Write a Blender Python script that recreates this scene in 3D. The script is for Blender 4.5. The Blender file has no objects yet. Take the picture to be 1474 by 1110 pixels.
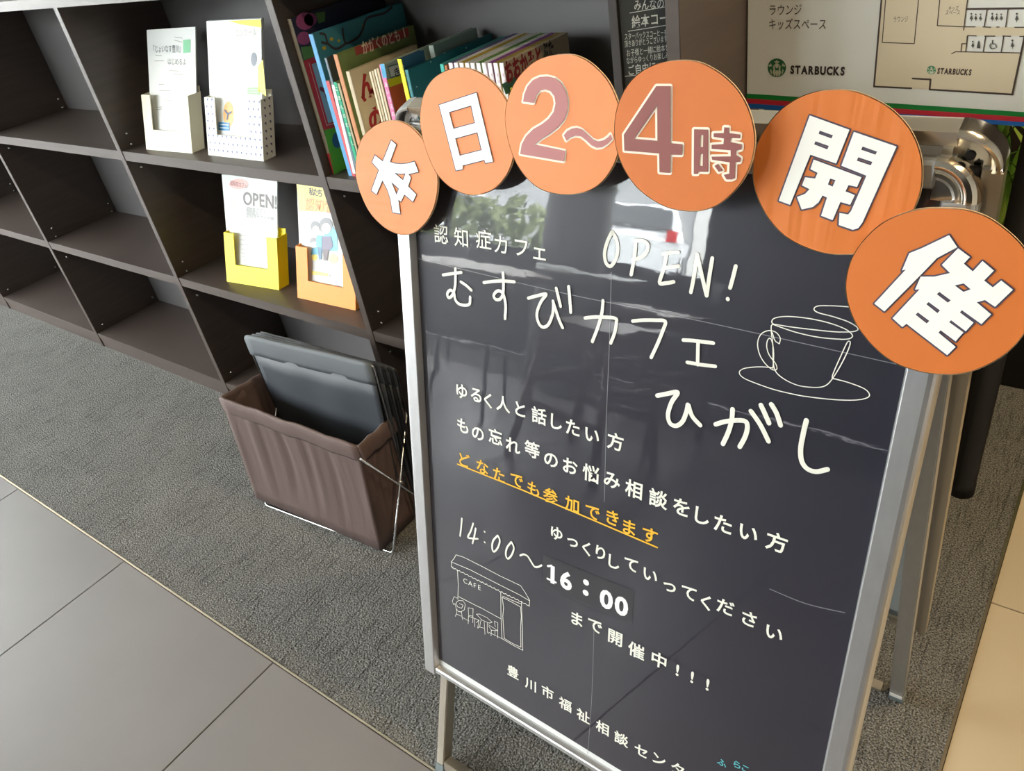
import bpy, bmesh, math, random
from mathutils import Vector, Matrix
from mathutils.geometry import tessellate_polygon
random.seed(7)
C = bpy.context.scene.collection
V = Vector

# ------------------------------------------------------------------ camera, world, lights, exposure
CAM = V((3.78398, -1.00370, 1.32513)); FPX = 1123.64; PW, PH = 1474, 1110
yaw, pit, rol = -0.7365, 0.59936, -0.19022
_F = V((math.sin(yaw)*math.cos(pit), math.cos(yaw)*math.cos(pit), -math.sin(pit)))
_R = V((math.cos(yaw), -math.sin(yaw), 0)); _U = _R.cross(_F)
CR = math.cos(rol)*_R + math.sin(rol)*_U; CU = -math.sin(rol)*_R + math.cos(rol)*_U
cd = bpy.data.cameras.new('camera'); cam = bpy.data.objects.new('camera', cd); C.objects.link(cam)
cd.sensor_width = 36; cd.lens = 36*FPX/PW; cd.clip_start = .02
M = Matrix((CR, CU, -_F)).transposed().to_4x4(); M.translation = CAM; cam.matrix_world = M
bpy.context.scene.camera = cam

w = bpy.data.worlds.new('world'); bpy.context.scene.world = w; w.use_nodes = True
bg = w.node_tree.nodes['Background']; bg.inputs[0].default_value = (.985, .975, 1, 1); bg.inputs[1].default_value = 29.0
vs = bpy.context.scene.view_settings
vs.view_transform = 'Standard'; vs.look = 'None'; vs.gamma = 1; vs.use_curve_mapping = False; vs.exposure = 0.0
bpy.context.scene.cycles.max_bounces = 8
bpy.context.scene.cycles.sample_clamp_indirect = 10

def area(name, loc, direction, sx, sy, power, col, portal=False):
    l = bpy.data.lights.new(name, 'AREA'); l.shape = 'RECTANGLE'; l.size = sx; l.size_y = sy; l.energy = power; l.color = col
    o = bpy.data.objects.new(name, l); C.objects.link(o); o.location = loc
    o.rotation_euler = V(direction).to_track_quat('-Z', 'Z').to_euler()
    if portal: l.cycles.is_portal = True
    return o
area('window_light', (-1.12, -4.45, 1.85), (0, 1, 0), 5.75, 2.15, 1, (1, 1, 1), True)
area('window_light', (-3.95, -2.45, 1.85), (1, 0, 0), 4.1, 2.15, 1, (1, 1, 1), True)
def lamp(loc, power, col, target, angle=75, size=.06):
    l = bpy.data.lights.new('downlight', 'SPOT'); l.energy = power; l.color = col; l.spot_size = math.radians(angle*2); l.spot_blend = .6; l.shadow_soft_size = size
    o = bpy.data.objects.new('downlight', l); C.objects.link(o); o.location = loc
    o.rotation_euler = (V(target)-V(loc)).to_track_quat('-Z', 'Y').to_euler()
lamp((4.7, .1, 2.85), 100, (1, .72, .38), (4.4, -.1, 0), 50)
lamp((4.3, -1.5, 2.85), 62, (1, .80, .52), (3.65, .2, .9), 50)
lamp((4.2, .2, 2.85), 62, (1, .78, .48), (3.75, 1.1, .3), 50)

# ------------------------------------------------------------------ pixel <-> plane helpers (survey of the photograph)
def ray(px, py): return _F + (px-PW/2)/FPX*CR - (py-PH/2)/FPX*CU
class Plane:
    def __init__(s, p, n, u=None):
        s.p = V(p); s.n = V(n).normalized(); s.u = V(u).normalized() if u else V((1, 0, 0)); s.v = s.n.cross(s.u).normalized()
    def at(s, px, py, d=0):
        r = ray(px, py); p0 = s.p + s.n*d
        return CAM + r*((p0-CAM).dot(s.n)/r.dot(s.n))
    def pt(s, a, b, d=0): return s.p + s.u*a + s.v*b + s.n*d
def onz(px, py, z): r = ray(px, py); return CAM + r*((z-CAM.z)/r.z)

# ------------------------------------------------------------------ materials
def mat(name, col, rough=.5, metal=0, spec=.5, noise=None, bump=None, coat=0, coat_rough=.03, emit=None, alpha=None):
    m = bpy.data.materials.new(name); m.use_nodes = True; nt = m.node_tree; b = nt.nodes['Principled BSDF']
    b.inputs['Base Color'].default_value = (*col, 1); b.inputs['Roughness'].default_value = rough; b.inputs['Metallic'].default_value = metal
    b.inputs['Specular IOR Level'].default_value = spec; b.inputs['Coat Weight'].default_value = coat; b.inputs['Coat Roughness'].default_value = coat_rough
    tc = nt.nodes.new('ShaderNodeTexCoord')
    def nz(scale, stretch=(1, 1, 1), detail=4):
        mp = nt.nodes.new('ShaderNodeMapping'); mp.inputs['Scale'].default_value = stretch; nt.links.new(tc.outputs['Object'], mp.inputs[0])
        n = nt.nodes.new('ShaderNodeTexNoise'); n.inputs['Scale'].default_value = scale; n.inputs['Detail'].default_value = detail; nt.links.new(mp.outputs[0], n.inputs[0]); return n
    if noise:
        scale, amt = noise[:2]; st = noise[2] if len(noise) > 2 else (1, 1, 1)
        n = nz(scale, st); r = nt.nodes.new('ShaderNodeMapRange'); r.inputs[1].default_value = .3; r.inputs[2].default_value = .7
        r.inputs[3].default_value = 1-amt; r.inputs[4].default_value = 1+amt; nt.links.new(n.outputs[0], r.inputs[0])
        mx = nt.nodes.new('ShaderNodeVectorMath'); mx.operation = 'SCALE'; mx.inputs[0].default_value = col; nt.links.new(r.outputs[0], mx.inputs['Scale'])
        nt.links.new(mx.outputs[0], b.inputs['Base Color'])
    if bump:
        prev = None
        for bb in (bump if isinstance(bump, list) else [bump]):
            scale, strength, dist = bb[:3]; st = bb[3] if len(bb) > 3 else (1, 1, 1)
            n = nz(scale, st); bp = nt.nodes.new('ShaderNodeBump'); bp.inputs['Strength'].default_value = strength; bp.inputs['Distance'].default_value = dist
            nt.links.new(n.outputs[0], bp.inputs['Height'])
            if prev: nt.links.new(prev.outputs[0], bp.inputs['Normal'])
            prev = bp
        nt.links.new(prev.outputs[0], b.inputs['Normal'])
        if coat: nt.links.new(prev.outputs[0], b.inputs['Coat Normal'])
    if emit: b.inputs['Emission Color'].default_value = (*col, 1); b.inputs['Emission Strength'].default_value = emit
    return m
_flat = {}
def ink(r, g, b_, rough=.5):
    k = (r, g, b_, rough)
    if k not in _flat:
        f = lambda c: (c/255/12.92 if c <= 10 else ((c/255+.055)/1.055)**2.4)
        _flat[k] = mat('print_ink', (f(r), f(g), f(b_)), rough)
    return _flat[k]
LAM = mat('dark_laminate', (.070, .053, .046), .42, noise=(5, .12, (1, 1, 14)), bump=(260, .05, .001))
LAMI = mat('back_laminate', (.105, .100, .102), .5, bump=(260, .05, .001))
STEEL = mat('steel', (.75, .75, .76), .25, 1)
WIRE = mat('bright_wire', (.85, .86, .88), .22, 1)
CHROME = mat('chrome', (.86, .80, .70), .14, 1)  # warm tint puts the gold of reflected lamplight into the metal
ALU = mat('satin_aluminium', (.60, .60, .61), .36, .85, noise=(2, .04, (60, 60, 1)))
ALU2 = mat('satin_inner_aluminium', (.55, .50, .42), .30, .9)
BRASS = mat('brass_strip', (.78, .70, .55), .28, 1)
BLACK = mat('black_metal', (.010, .009, .009), .5, spec=.25)
CARD = mat('cardboard_edge', (.70, .52, .32), .8, noise=(200, .15))
ORANGE = mat('bright_lit_orange_paper', (.84, .26, .085), .62, noise=(30, .02), bump=[(4, .55, .008, (.25, 1, 4))])  # left discs: stronger window light is put into this paler orange
ORANGE2 = mat('dim_lit_orange_paper', (.62, .165, .022), .62, noise=(30, .02), bump=[(4, .6, .013, (4, .3, .3))])  # same paper, darker: weaker light on the right is in the colour
ORANGE3 = mat('flat_dim_lit_orange_paper', (.60, .155, .021), .62, noise=(30, .02), bump=[(3, .3, .004)])  # smoother sheet, likewise coloured for the weaker light on the right
WHITEP = mat('white_print', (.86, .87, .85), .55)
DARKOUT = mat('navy_outline', (.07, .055, .09), .6)
MAROON = mat('maroon_print', (.25, .07, .062), .6)
MAROON2 = mat('pale_maroon_print', (.45, .17, .17), .6)  # paler maroon for the numeral two and its wavy dash
CREAM = mat('cream_print', (.90, .80, .66), .6)
PAPER = mat('white_paper', (.86, .88, .87), .6)
POSTER = mat('blackboard_poster', (.0075, .007, .019), .5, noise=(6, .08), bump=[(4, .05, .006, (1, 1, 2.5)), (26, .025, .001)], coat=1, coat_rough=.02)
POSTER.node_tree.nodes['Principled BSDF'].inputs['Coat IOR'].default_value = 1.9
CHALK = mat('chalk_white', (.84, .84, .76), .5, coat=.4)
CHALKY = mat('chalk_yellow', (.90, .48, .03), .5, coat=.4)
CHALKC = mat('chalk_cyan', (.12, .50, .55), .5, coat=.4)
CREASE = mat('crease_line', (.20, .20, .22), .5, coat=1)
BROWN = mat('brown_canvas', (.095, .060, .054), .75, noise=(500, .06), bump=[(9, .35, .02, (1.6, 1, .22)), (900, .15, .0005)])
NAVY = mat('slate_fabric', (.030, .036, .046), .6, bump=[(7, .15, .01), (900, .15, .0005)])
NAVYL = mat('slate_fabric_cuff', (.085, .095, .105), .7, bump=[(30, .2, .004), (900, .15, .0005)])
def carpet_mat():
    m = bpy.data.materials.new('loop_carpet'); m.use_nodes = True; nt = m.node_tree; b = nt.nodes['Principled BSDF']; L = nt.links.new
    tc = nt.nodes.new('ShaderNodeTexCoord')
    def nz(s, st=(1, 1, 1), d=3, rot=0):
        mp = nt.nodes.new('ShaderNodeMapping'); mp.inputs['Scale'].default_value = st; mp.inputs['Rotation'].default_value = (0, 0, rot); L(tc.outputs['Object'], mp.inputs[0])
        n = nt.nodes.new('ShaderNodeTexNoise'); n.inputs['Scale'].default_value = s; n.inputs['Detail'].default_value = d; L(mp.outputs[0], n.inputs[0]); return n
    fine = nz(330, d=2); rib = nz(30, (4.2, .42, 1), 2); mid = nz(6, d=2)
    vo = nt.nodes.new('ShaderNodeTexVoronoi'); vo.inputs['Scale'].default_value = 230; L(tc.outputs['Object'], vo.inputs[0])
    cr = nt.nodes.new('ShaderNodeValToRGB'); e = cr.color_ramp.elements
    e[0].position = .36; e[0].color = (.048, .048, .046, 1); e[1].position = .68; e[1].color = (.30, .295, .278, 1); L(fine.outputs[0], cr.inputs[0])
    rr = nt.nodes.new('ShaderNodeMapRange'); rr.inputs[1].default_value = .34; rr.inputs[2].default_value = .46; rr.inputs[3].default_value = .72; rr.inputs[4].default_value = 1; L(rib.outputs[0], rr.inputs[0])
    rm = nt.nodes.new('ShaderNodeMapRange'); rm.inputs[3].default_value = .82; rm.inputs[4].default_value = 1.18; L(mid.outputs[0], rm.inputs[0])
    mu = nt.nodes.new('ShaderNodeMath'); mu.operation = 'MULTIPLY'; L(rr.outputs[0], mu.inputs[0]); L(rm.outputs[0], mu.inputs[1])
    sc = nt.nodes.new('ShaderNodeVectorMath'); sc.operation = 'SCALE'; L(cr.outputs[0], sc.inputs[0]); L(mu.outputs[0], sc.inputs['Scale']); L(sc.outputs[0], b.inputs['Base Color'])
    b1 = nt.nodes.new('ShaderNodeBump'); b1.inputs['Strength'].default_value = .9; b1.inputs['Distance'].default_value = .004; L(rr.outputs[0], b1.inputs['Height'])
    b2 = nt.nodes.new('ShaderNodeBump'); b2.inputs['Strength'].default_value = .8; b2.inputs['Distance'].default_value = .003; L(vo.outputs[0], b2.inputs['Height']); b2.invert = True; L(b1.outputs[0], b2.inputs['Normal'])
    L(b2.outputs[0], b.inputs['Normal']); b.inputs['Roughness'].default_value = .95; b.inputs['Specular IOR Level'].default_value = .15
    return m
CARPET = carpet_mat()
TILE = mat('grey_matt_tile', (.196, .182, .182), .42, noise=(2.2, .07), bump=[(160, .08, .0008), (5, .05, .003)])
TILEB = mat('beige_tile', (.60, .51, .37), .4, noise=(3, .06), bump=(160, .08, .0008))
GROUT = mat('dark_grout', (.05, .048, .045), .9)
GLASS = bpy.data.materials.new('window_glass'); GLASS.use_nodes = True
_nt = GLASS.node_tree; _nt.nodes.remove(_nt.nodes['Principled BSDF'])
_t = _nt.nodes.new('ShaderNodeBsdfTransparent'); _t.inputs[0].default_value = (.92, .945, .93, 1); _g = _nt.nodes.new('ShaderNodeBsdfGlossy'); _g.inputs['Roughness'].default_value = .02
_m = _nt.nodes.new('ShaderNodeMixShader'); _m.inputs[0].default_value = .06; _nt.links.new(_t.outputs[0], _m.inputs[1]); _nt.links.new(_g.outputs[0], _m.inputs[2]); _nt.links.new(_m.outputs[0], _nt.nodes['Material Output'].inputs[0])

# ------------------------------------------------------------------ object helpers
def rootloc(p):
    l = V((0, 0, 0))
    while p: l = l + p.location; p = p.parent
    return l
def link(name, me, parent=None, m=None, local=False):
    o = bpy.data.objects.new(name, me); C.objects.link(o)
    if m: me.materials.append(m)
    if parent:
        o.parent = parent
        if not local:
            l = rootloc(parent)
            if l.length > 0: me.transform(Matrix.Translation(-l))
    return o
def mesh(name, verts, faces, m, parent=None, smooth=False, local=False, recalc=True):
    me = bpy.data.meshes.new(name); me.from_pydata([tuple(v) for v in verts], [], faces); me.update()
    if recalc:
        bm = bmesh.new(); bm.from_mesh(me); bmesh.ops.recalc_face_normals(bm, faces=bm.faces); bm.to_mesh(me); bm.free()
    if smooth:
        for p in me.polygons: p.use_smooth = True
    return link(name, me, parent, m, local)
def thing(name, label, cat, loc, group=None, kind=None):
    o = bpy.data.objects.new(name, None); C.objects.link(o); o.location = loc; o.empty_display_size = .05
    if label: o['label'] = label
    if cat: o['category'] = cat
    if group: o['group'] = group
    if kind: o['kind'] = kind
    return o
def tag(o, label=None, cat=None, group=None, kind=None):
    for k, v in (('label', label), ('category', cat), ('group', group), ('kind', kind)):
        if v: o[k] = v
    return o
def box(name, lo, hi, m, parent=None, bevel=0, local=False):
    (x0, y0, z0), (x1, y1, z1) = lo, hi
    v = [(x0, y0, z0), (x1, y0, z0), (x1, y1, z0), (x0, y1, z0), (x0, y0, z1), (x1, y0, z1), (x1, y1, z1), (x0, y1, z1)]
    f = [(0, 3, 2, 1), (4, 5, 6, 7), (0, 1, 5, 4), (1, 2, 6, 5), (2, 3, 7, 6), (3, 0, 4, 7)]
    me = bpy.data.meshes.new(name); me.from_pydata(v, [], f)
    if bevel:
        bm = bmesh.new(); bm.from_mesh(me); bmesh.ops.bevel(bm, geom=list(bm.edges), offset=bevel, segments=2, affect='EDGES'); bm.to_mesh(me); bm.free()
    return link(name, me, parent, m, local)
def boxf(name, O, u, v, n, a, b, c, m, parent=None, bevel=0, local=False):
    """box in a frame: a,b,c = (lo,hi) along u,v,n"""
    P = [V(O)+V(u)*x+V(v)*y+V(n)*z for z in c for y in b for x in a]
    f = [(0, 2, 3, 1), (4, 5, 7, 6), (0, 1, 5, 4), (1, 3, 7, 5), (3, 2, 6, 7), (2, 0, 4, 6)]
    me = bpy.data.meshes.new(name); me.from_pydata([tuple(p) for p in P], [], f)
    bm = bmesh.new(); bm.from_mesh(me); bmesh.ops.recalc_face_normals(bm, faces=bm.faces)
    if bevel: bmesh.ops.bevel(bm, geom=list(bm.edges), offset=bevel, segments=2, affect='EDGES')
    bm.to_mesh(me); bm.free()
    return link(name, me, parent, m, local)
def spline(pts, n=6, closed=False):
    pts = [V(p) for p in pts]; out = []
    N = len(pts)
    if N < 3: return pts
    for i in range(N if closed else N-1):
        g = (lambda k: pts[k % N]) if closed else (lambda k: pts[max(0, min(N-1, k))])
        p0, p1, p2, p3 = g(i-1), g(i), g(i+1), g(i+2)
        for k in range(n):
            t = k/n
            out.append(.5*((2*p1)+(p2-p0)*t+(2*p0-5*p1+4*p2-p3)*t*t+(3*p1-p0-3*p2+p3)*t**3))
    if not closed: out.append(pts[-1])
    return out
def tube(name, pts, r, m, parent=None, seg=10, closed=False, local=False, caps=True):
    pts = [V(p) for p in pts]; vs_, fs = [], []; N = len(pts)
    t0 = (pts[1]-pts[0]).normalized(); a = t0.orthogonal().normalized()
    for i, p in enumerate(pts):
        if closed: t = (pts[(i+1) % N]-pts[i-1]).normalized()
        else: t = (pts[min(i+1, N-1)]-pts[max(i-1, 0)]).normalized()
        a = (a - t*a.dot(t)).normalized(); b = t.cross(a)
        rr = r[i] if isinstance(r, (list, tuple)) else r
        for k in range(seg):
            th = 2*math.pi*k/seg; vs_.append(p+a*math.cos(th)*rr+b*math.sin(th)*rr)
    for i in range(N if closed else N-1):
        j = (i+1) % N
        for k in range(seg): fs.append((i*seg+k, i*seg+(k+1) % seg, j*seg+(k+1) % seg, j*seg+k))
    if caps and not closed: fs.append(tuple(range(seg))[::-1]); fs.append(tuple((N-1)*seg+k for k in range(seg)))
    o = mesh(name, vs_, fs, m, parent, local=local)
    for p in o.data.polygons: p.use_smooth = len(p.vertices) == 4
    return o
def rounded(corners, r, n=5):
    """polyline with filleted corners (open)"""
    c = [V(p) for p in corners]; out = [c[0]]
    for i in range(1, len(c)-1):
        a = (c[i-1]-c[i]); b = (c[i+1]-c[i]); ra = min(r, a.length*.49, b.length*.49); p0 = c[i]+a.normalized()*ra; p1 = c[i]+b.normalized()*ra
        for k in range(n+1):
            t = k/n; out.append((1-t)**2*p0+2*t*(1-t)*c[i]+t*t*p1)
    out.append(c[-1]); return out
# flat print on a plane -------------------------------------------------
def zc(x0, y0, s): return lambda pts: [(x0+x/s, y0+y/s) for x, y in pts]
def orient(vs_, fs, n):
    out = []
    for f in fs:
        nn = (vs_[f[1]]-vs_[f[0]]).cross(vs_[f[2]]-vs_[f[0]])
        out.append(f if nn.dot(n) > 0 else f[::-1])
    return out
def fill(name, pl, shapes, m, parent, d=.0006):
    """shapes: list of [outer, hole, hole...] pixel contours"""
    vs_, fs = [], []
    for sh in shapes:
        loops = [[pl.at(x, y, d) for x, y in c] for c in sh]
        flat = [v for l in loops for v in l]; b = len(vs_)
        l2 = [[V(((v-pl.p).dot(pl.u), (v-pl.p).dot(pl.v), 0)) for v in l] for l in loops]
        for t in tessellate_polygon(l2): fs.append(tuple(b+i for i in t))
        vs_ += flat
    fs = [f for f in fs if (vs_[f[1]]-vs_[f[0]]).cross(vs_[f[2]]-vs_[f[0]]).length > 1e-12]
    return mesh(name, vs_, orient(vs_, fs, pl.n), m, parent, recalc=False)
def ribbon(vs_, fs, pts, wd, n, closed=False):
    N = len(pts); K = 8; u = n.orthogonal().normalized(); v = n.cross(u); lift = lambda: n*(.000012*(len(fs) % 40))
    for i in range(N if closed else N-1):
        a, b = pts[i], pts[(i+1) % N]; t = b-a
        if t.length < 1e-7: continue
        s = n.cross(t).normalized()*wd/2; k = len(vs_); o_ = lift(); vs_ += [a-s+o_, b-s+o_, b+s+o_, a+s+o_]; fs.append((k, k+1, k+2, k+3))
    for p in pts:
        k = len(vs_); o_ = lift(); vs_ += [p+o_+(u*math.cos(2*math.pi*j/K)+v*math.sin(2*math.pi*j/K))*wd/2 for j in range(K)]; fs.append(tuple(range(k, k+K)))
def stroke(name, pl, lines, wd, m, parent, d=.0008, smooth=True, closed=False, obj_extra=None):
    vs_, fs = [], []
    for ln in lines:
        pts = [pl.at(x, y, d) for x, y in ln]
        if smooth and len(pts) > 2: pts = spline(pts, 5, closed)
        ribbon(vs_, fs, pts, wd, pl.n, closed)
    return mesh(name, vs_, orient(vs_, fs, pl.n), m, parent, recalc=False)
_gl = {}
def glyph(ch, bold=0.0):
    k = (ch, bold)
    if k not in _gl:
        cu = bpy.data.curves.new('t', 'FONT'); cu.body = ch; cu.size = 1; cu.offset = bold; cu.resolution_u = 3; cu.fill_mode = 'FRONT'
        o = bpy.data.objects.new('t', cu); C.objects.link(o); dg = bpy.context.evaluated_depsgraph_get()
        me = bpy.data.meshes.new_from_object(o.evaluated_get(dg)); vs_ = [v.co.copy() for v in me.vertices]; fs = [tuple(p.vertices) for p in me.polygons]
        bpy.data.objects.remove(o); bpy.data.curves.remove(cu); bpy.data.meshes.remove(me)
        xs = [v.x for v in vs_] or [0]; ys = [v.y for v in vs_] or [0]
        _gl[k] = (vs_, fs, (min(xs)+max(xs))/2, (min(ys)+max(ys))/2, max(xs)-min(xs), max(ys)-min(ys))
    return _gl[k]
def text(name, pl, chars, size, m, parent, d=.0008, bold=0.0, rot=0, sx=1):
    """chars: [(char, px, py)] glyph centres in the photograph; size: em in metres"""
    vs_, fs = [], []
    for it in chars:
        ch, x, y = it[:3]; s = size*(it[3] if len(it) > 3 else 1)
        g = glyph(ch, bold); c = pl.at(x, y, d); b = len(vs_)
        ca, sa = math.cos(rot), math.sin(rot)
        for v in g[0]:
            gx, gy = (v.x-g[2])*s*sx, (v.y-g[3])*s
            vs_.append(c+pl.u*(gx*ca-gy*sa)+pl.v*(gx*sa+gy*ca))
        fs += [tuple(b+i for i in f) for f in g[1]]
    return mesh(name, vs_, orient(vs_, fs, pl.n), m, parent, recalc=False)
def row(s, a, b):
    """characters evenly between pixel a and pixel b"""
    n = max(1, len(s)-1); return [(c, a[0]+(b[0]-a[0])*i/n, a[1]+(b[1]-a[1])*i/n) for i, c in enumerate(s) if c != ' ']

def fitline(name, pl, s, a, b, size, m, parent, d=.0008, bold=0.0, latin=False):
    '''a line of print laid between pixel a and pixel b, glyphs on a common baseline'''
    pa, pb = pl.at(*a, d), pl.at(*b, d); u = (pb-pa); L = u.length; u.normalize(); v = pl.n.cross(u)
    adv = []
    for c in s: g = glyph(c, bold); adv.append((g[4]+.09) if latin else EM)
    k = L/(sum(adv)*size); x = 0; vs_, fs = [], []; yc = (glyph('X', bold)[3] if latin else CY)
    for c, w_ in zip(s, adv):
        g = glyph(c, bold); b_ = len(vs_); cx = (x+w_/2)*size*k
        for q in g[0]:
            gx = (q.x-(g[2] if latin else EM/2))*size*k; gy = (q.y-yc)*size; vs_.append(pa+u*(cx+gx)+v*gy)
        fs += [tuple(b_+i for i in f) for f in g[1]]; x += w_
    return mesh(name, vs_, orient(vs_, fs, pl.n), m, parent, recalc=False)
_k = glyph('国'); EM = 2*_k[2]; CY = _k[3]

# ================================================================== SETTING
fl = thing('floor', None, None, (0, 0, 0), kind='structure')
box('carpet', (-3.9, -.598, -.02), (3.779, 1.36, 0), CARPET, fl)
box('tile_bed', (-3.9, -4.5, -.05), (6, -.602, -.006), GROUT, fl)
box('tile_bed', (3.783, -.602, -.05), (6, 1.36, -.006), GROUT, fl)
tiles = {}
def tile(x0, x1, y0, y1, m, parent):
    g = .0012; w_, h_ = round(x1-x0, 3), round(y1-y0, 3); k = (w_, h_, m.name)
    if k not in tiles:
        o = box('tile', (g, g, -.012), (w_-g, h_-g, 0), m, parent, bevel=.0008); tiles[k] = o
    else:
        o = tiles[k].copy(); C.objects.link(o); o.parent = parent
    o.location = (x0, y0, 0)
for i in range(-7, 9):
    for j in range(0, 5):
        x0 = 1.4026+.6*(i-1); x1 = x0+.6; y1 = -.602-.6*j; y0 = y1-.6
        if x1 > 4.0 and j == 0 and x0 > 3.9: continue
        tile(x0, x1, y0, y1, TILE, fl)
for i in range(3):
    for j in range(-1, 3):
        y0 = .222+.6*(j-1); y1 = min(y0+.6, 1.36)
        if y0 > 1.3: continue
        if y0 < -.6: y0 = -.6
        tile(3.7835+.6*i, 4.3835+.6*i, y0, y1, TILEB, fl)
tag(box('trim_1', (-3.9, -.602, -.01), (3.783, -.598, .0022), BRASS, bevel=.0006), kind='structure')
tag(box('trim_2', (3.779, -.598, -.01), (3.7835, 1.36, .0022), BRASS, bevel=.0006), kind='structure')
PLASTER = mat('grey_plaster', (.42, .43, .42), .8, noise=(3, .04)); DWALL = mat('dark_brown_panelling', (.030, .022, .018), .45, noise=(4, .2, (1, 1, 12)))
WFR = mat('dark_window_frame', (.03, .03, .032), .85, spec=.1)
CEIL = mat('ceiling_paint', (.58, .57, .55), .8)
tag(box('wall_back', (-4, .30, 0), (3.262, .36, 3), PLASTER), kind='structure')
tag(box('wall_alcove', (3.2, 1.36, 0), (6.05, 1.42, 3), DWALL), kind='structure')
tag(box('wall_right', (6.0, -4.5, 0), (6.06, 1.36, 3), mat('beige_wall', (.42, .38, .32), .8)), kind='structure')  # unseen; coloured pale to bounce fill light onto the book covers
tag(box('wall_left', (-4.06, -.4, 0), (-4, .30, 3), PLASTER), kind='structure')
tag(box('ceiling', (-4.06, -4.6, 3), (6.06, 1.42, 3.05), CEIL), kind='structure')
tag(box('wall_passage', (3.2, .36, 0), (3.262, 1.36, 3), DWALL), kind='structure')
tag(box('wall_front', (1.75, -4.6, 0), (6.05, -4.5, 3), DWALL), kind='structure')  # unseen; dark and extended to keep the poster's right-hand reflection dark
COLM = mat('concrete_column', (.30, .30, .30), .7, noise=(4, .06))
def cyl(name, c, r, z0, z1, m, parent=None, seg=32, local=False): return tube(name, [(c[0], c[1], z0), (c[0], c[1], z1)], r, m, parent, seg, local=local)
tag(cyl('wall_column', (.98, -4.1), .22, 0, 3, COLM), kind='structure')
# windows behind the camera: sill, mullions, rails, panes
def window(n, x0, y0, x1, y1, cnt):
    t = thing('window_%d' % n, None, None, (x0, y0, 0), kind='structure')
    d = V((x1-x0, y1-y0, 0)); L = d.length; d.normalize(); nn = V((-d.y, d.x, 0)); z = V((0, 0, 1)); O = (x0, y0, 0)
    boxf('sill', O, d, z, nn, (0, L), (0, .80), (-.05, .05), WFR, t)
    boxf('head', O, d, z, nn, (0, L), (2.9, 3), (-.05, .05), WFR, t)
    for i in range(cnt+1): boxf('mullion', O, d, z, nn, (L*i/cnt-.02, L*i/cnt+.02), (.80, 2.9), (-.03, .03), WFR, t)
    for i in range(cnt): boxf('pane', O, d, z, nn, (L*i/cnt+.02, L*(i+1)/cnt-.02), (.80, 2.9), (-.002, .002), GLASS, t)
window(1, -4, -4.55, 1.75, -4.55, 5)
window(2, -4.03, -4.5, -4.03, -.4, 3)
# outdoors, seen as a reflection in the poster film
GRASS = mat('lawn', (.13, .17, .05), .9, noise=(3, .4), bump=(20, .5, .05)); ASPH = mat('asphalt', (.16, .16, .165), .9, noise=(40, .15))
tag(box('ground', (-40, -60, -.25), (30, -4.65, .19), ASPH), kind='structure')
tag(box('lawn', (-16, -10.2, -.06), (6, -4.7, .25), GRASS), kind='structure')

# ================================================================== BOOKSHELF (built to the surveyed grid)
Z0, Z1, Z2, Z3 = 1.1735, .8195, .4398, .059; DEP = .28
bs = thing('bookshelf', 'long dark brown open bookshelf with square cells along the grey wall', 'bookshelf', (.816, 0, 0))
XD = [-2.448, -1.632, -.816, 0, .816, 1.632, 2.448, 3.264]
for x in XD: box('divider', (x, 0, 0), (x+.020, DEP, 1.1735), LAM, bs, bevel=.0008)
box('top_board', (-2.448, -.002, Z0), (3.284, DEP, 1.197), LAM, bs, bevel=.001)
for a in range(len(XD)-1):
    x0, x1 = XD[a]+.0202, XD[a+1]-.0002
    for z, t in ((Z1, .026), (Z2, .028), (Z3, .022)): box('shelf_board', (x0, .0015, z-t), (x1, DEP-.008, z), LAM, bs, bevel=.0008)
    box('plinth', (x0, .004, 0), (x1, .02, Z3-.022), LAM, bs)
    box('back_panel', (x0, DEP-.008, .0), (x1, DEP, Z0), LAMI, bs)
def pin(x, y, z):
    o = tube('shelf_pin', [(x, y, z), (x+.0015, y, z), (x+.003, y, z), (x+.0045, y, z)], [.0042, .0042, .0032, .0012], STEEL, bs, 10)
for x in XD[2:-1]:
    for y in (.034, .255):
        for z in (Z1+.037, Z1+.008, Z1-.055, Z2+.037, Z2+.006, Z2-.075, Z3+.022, Z1-.040 if y < .1 else Z1-.08): pin(x+.020, y, z)

# ================================================================== A-FRAME SIGN
TH = math.radians(14.5); Y0 = -.56
FP = Plane((0, Y0, 0), (0, -math.cos(TH), math.sin(TH)), (1, 0, 0))     # poster plane of the front panel
RP = Plane((0, .0, 0), (0, math.cos(TH), math.sin(TH)), (1, 0, 0)); RP.v = V((0, -math.sin(TH), math.cos(TH)))
sign = thing('a_frame_sign', 'silver aluminium A-frame pavement sign with a black chalk-lettered poster', 'sign', (3.36, -.28, 0))
UL, UR, VB, VT = 3.019, 3.699, .176, 1.090       # outer edges of the panel
def bar(name, pl, prof, a0, a1, along, edge, sgn, m, parent):
    """extruded frame profile. prof: (distance in from outer edge, height)"""
    vs_, fs = [], []; n = len(prof)
    for t in (a0, a1):
        for q, h in prof:
            vs_.append(pl.pt(t, edge+sgn*q, h) if along == 'u' else pl.pt(edge+sgn*q, t, h))
    for i in range(n): fs.append((i, (i+1) % n, n+(i+1) % n, n+i))
    fs += [tuple(range(n)), tuple(range(n, 2*n))[::-1]]
    return mesh(name, vs_, fs, m, parent)
PR = [(0, -.016), (0, .004), (.0015, .008), (.004, .0105), (.008, .0115), (.0255, .0115), (.0265, .0105), (.0285, .0012), (.0285, -.016)]
CRn = .037
bar('side_rail', FP, PR, .184, VT-CRn, 'v', UL, 1, ALU, sign)
bar('side_rail', FP, PR, .160, VT-CRn, 'v', UR, -1, ALU, sign)
bar('top_rail', FP, PR, UL+CRn, UR-CRn, 'u', VT, -1, ALU, sign)
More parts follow.
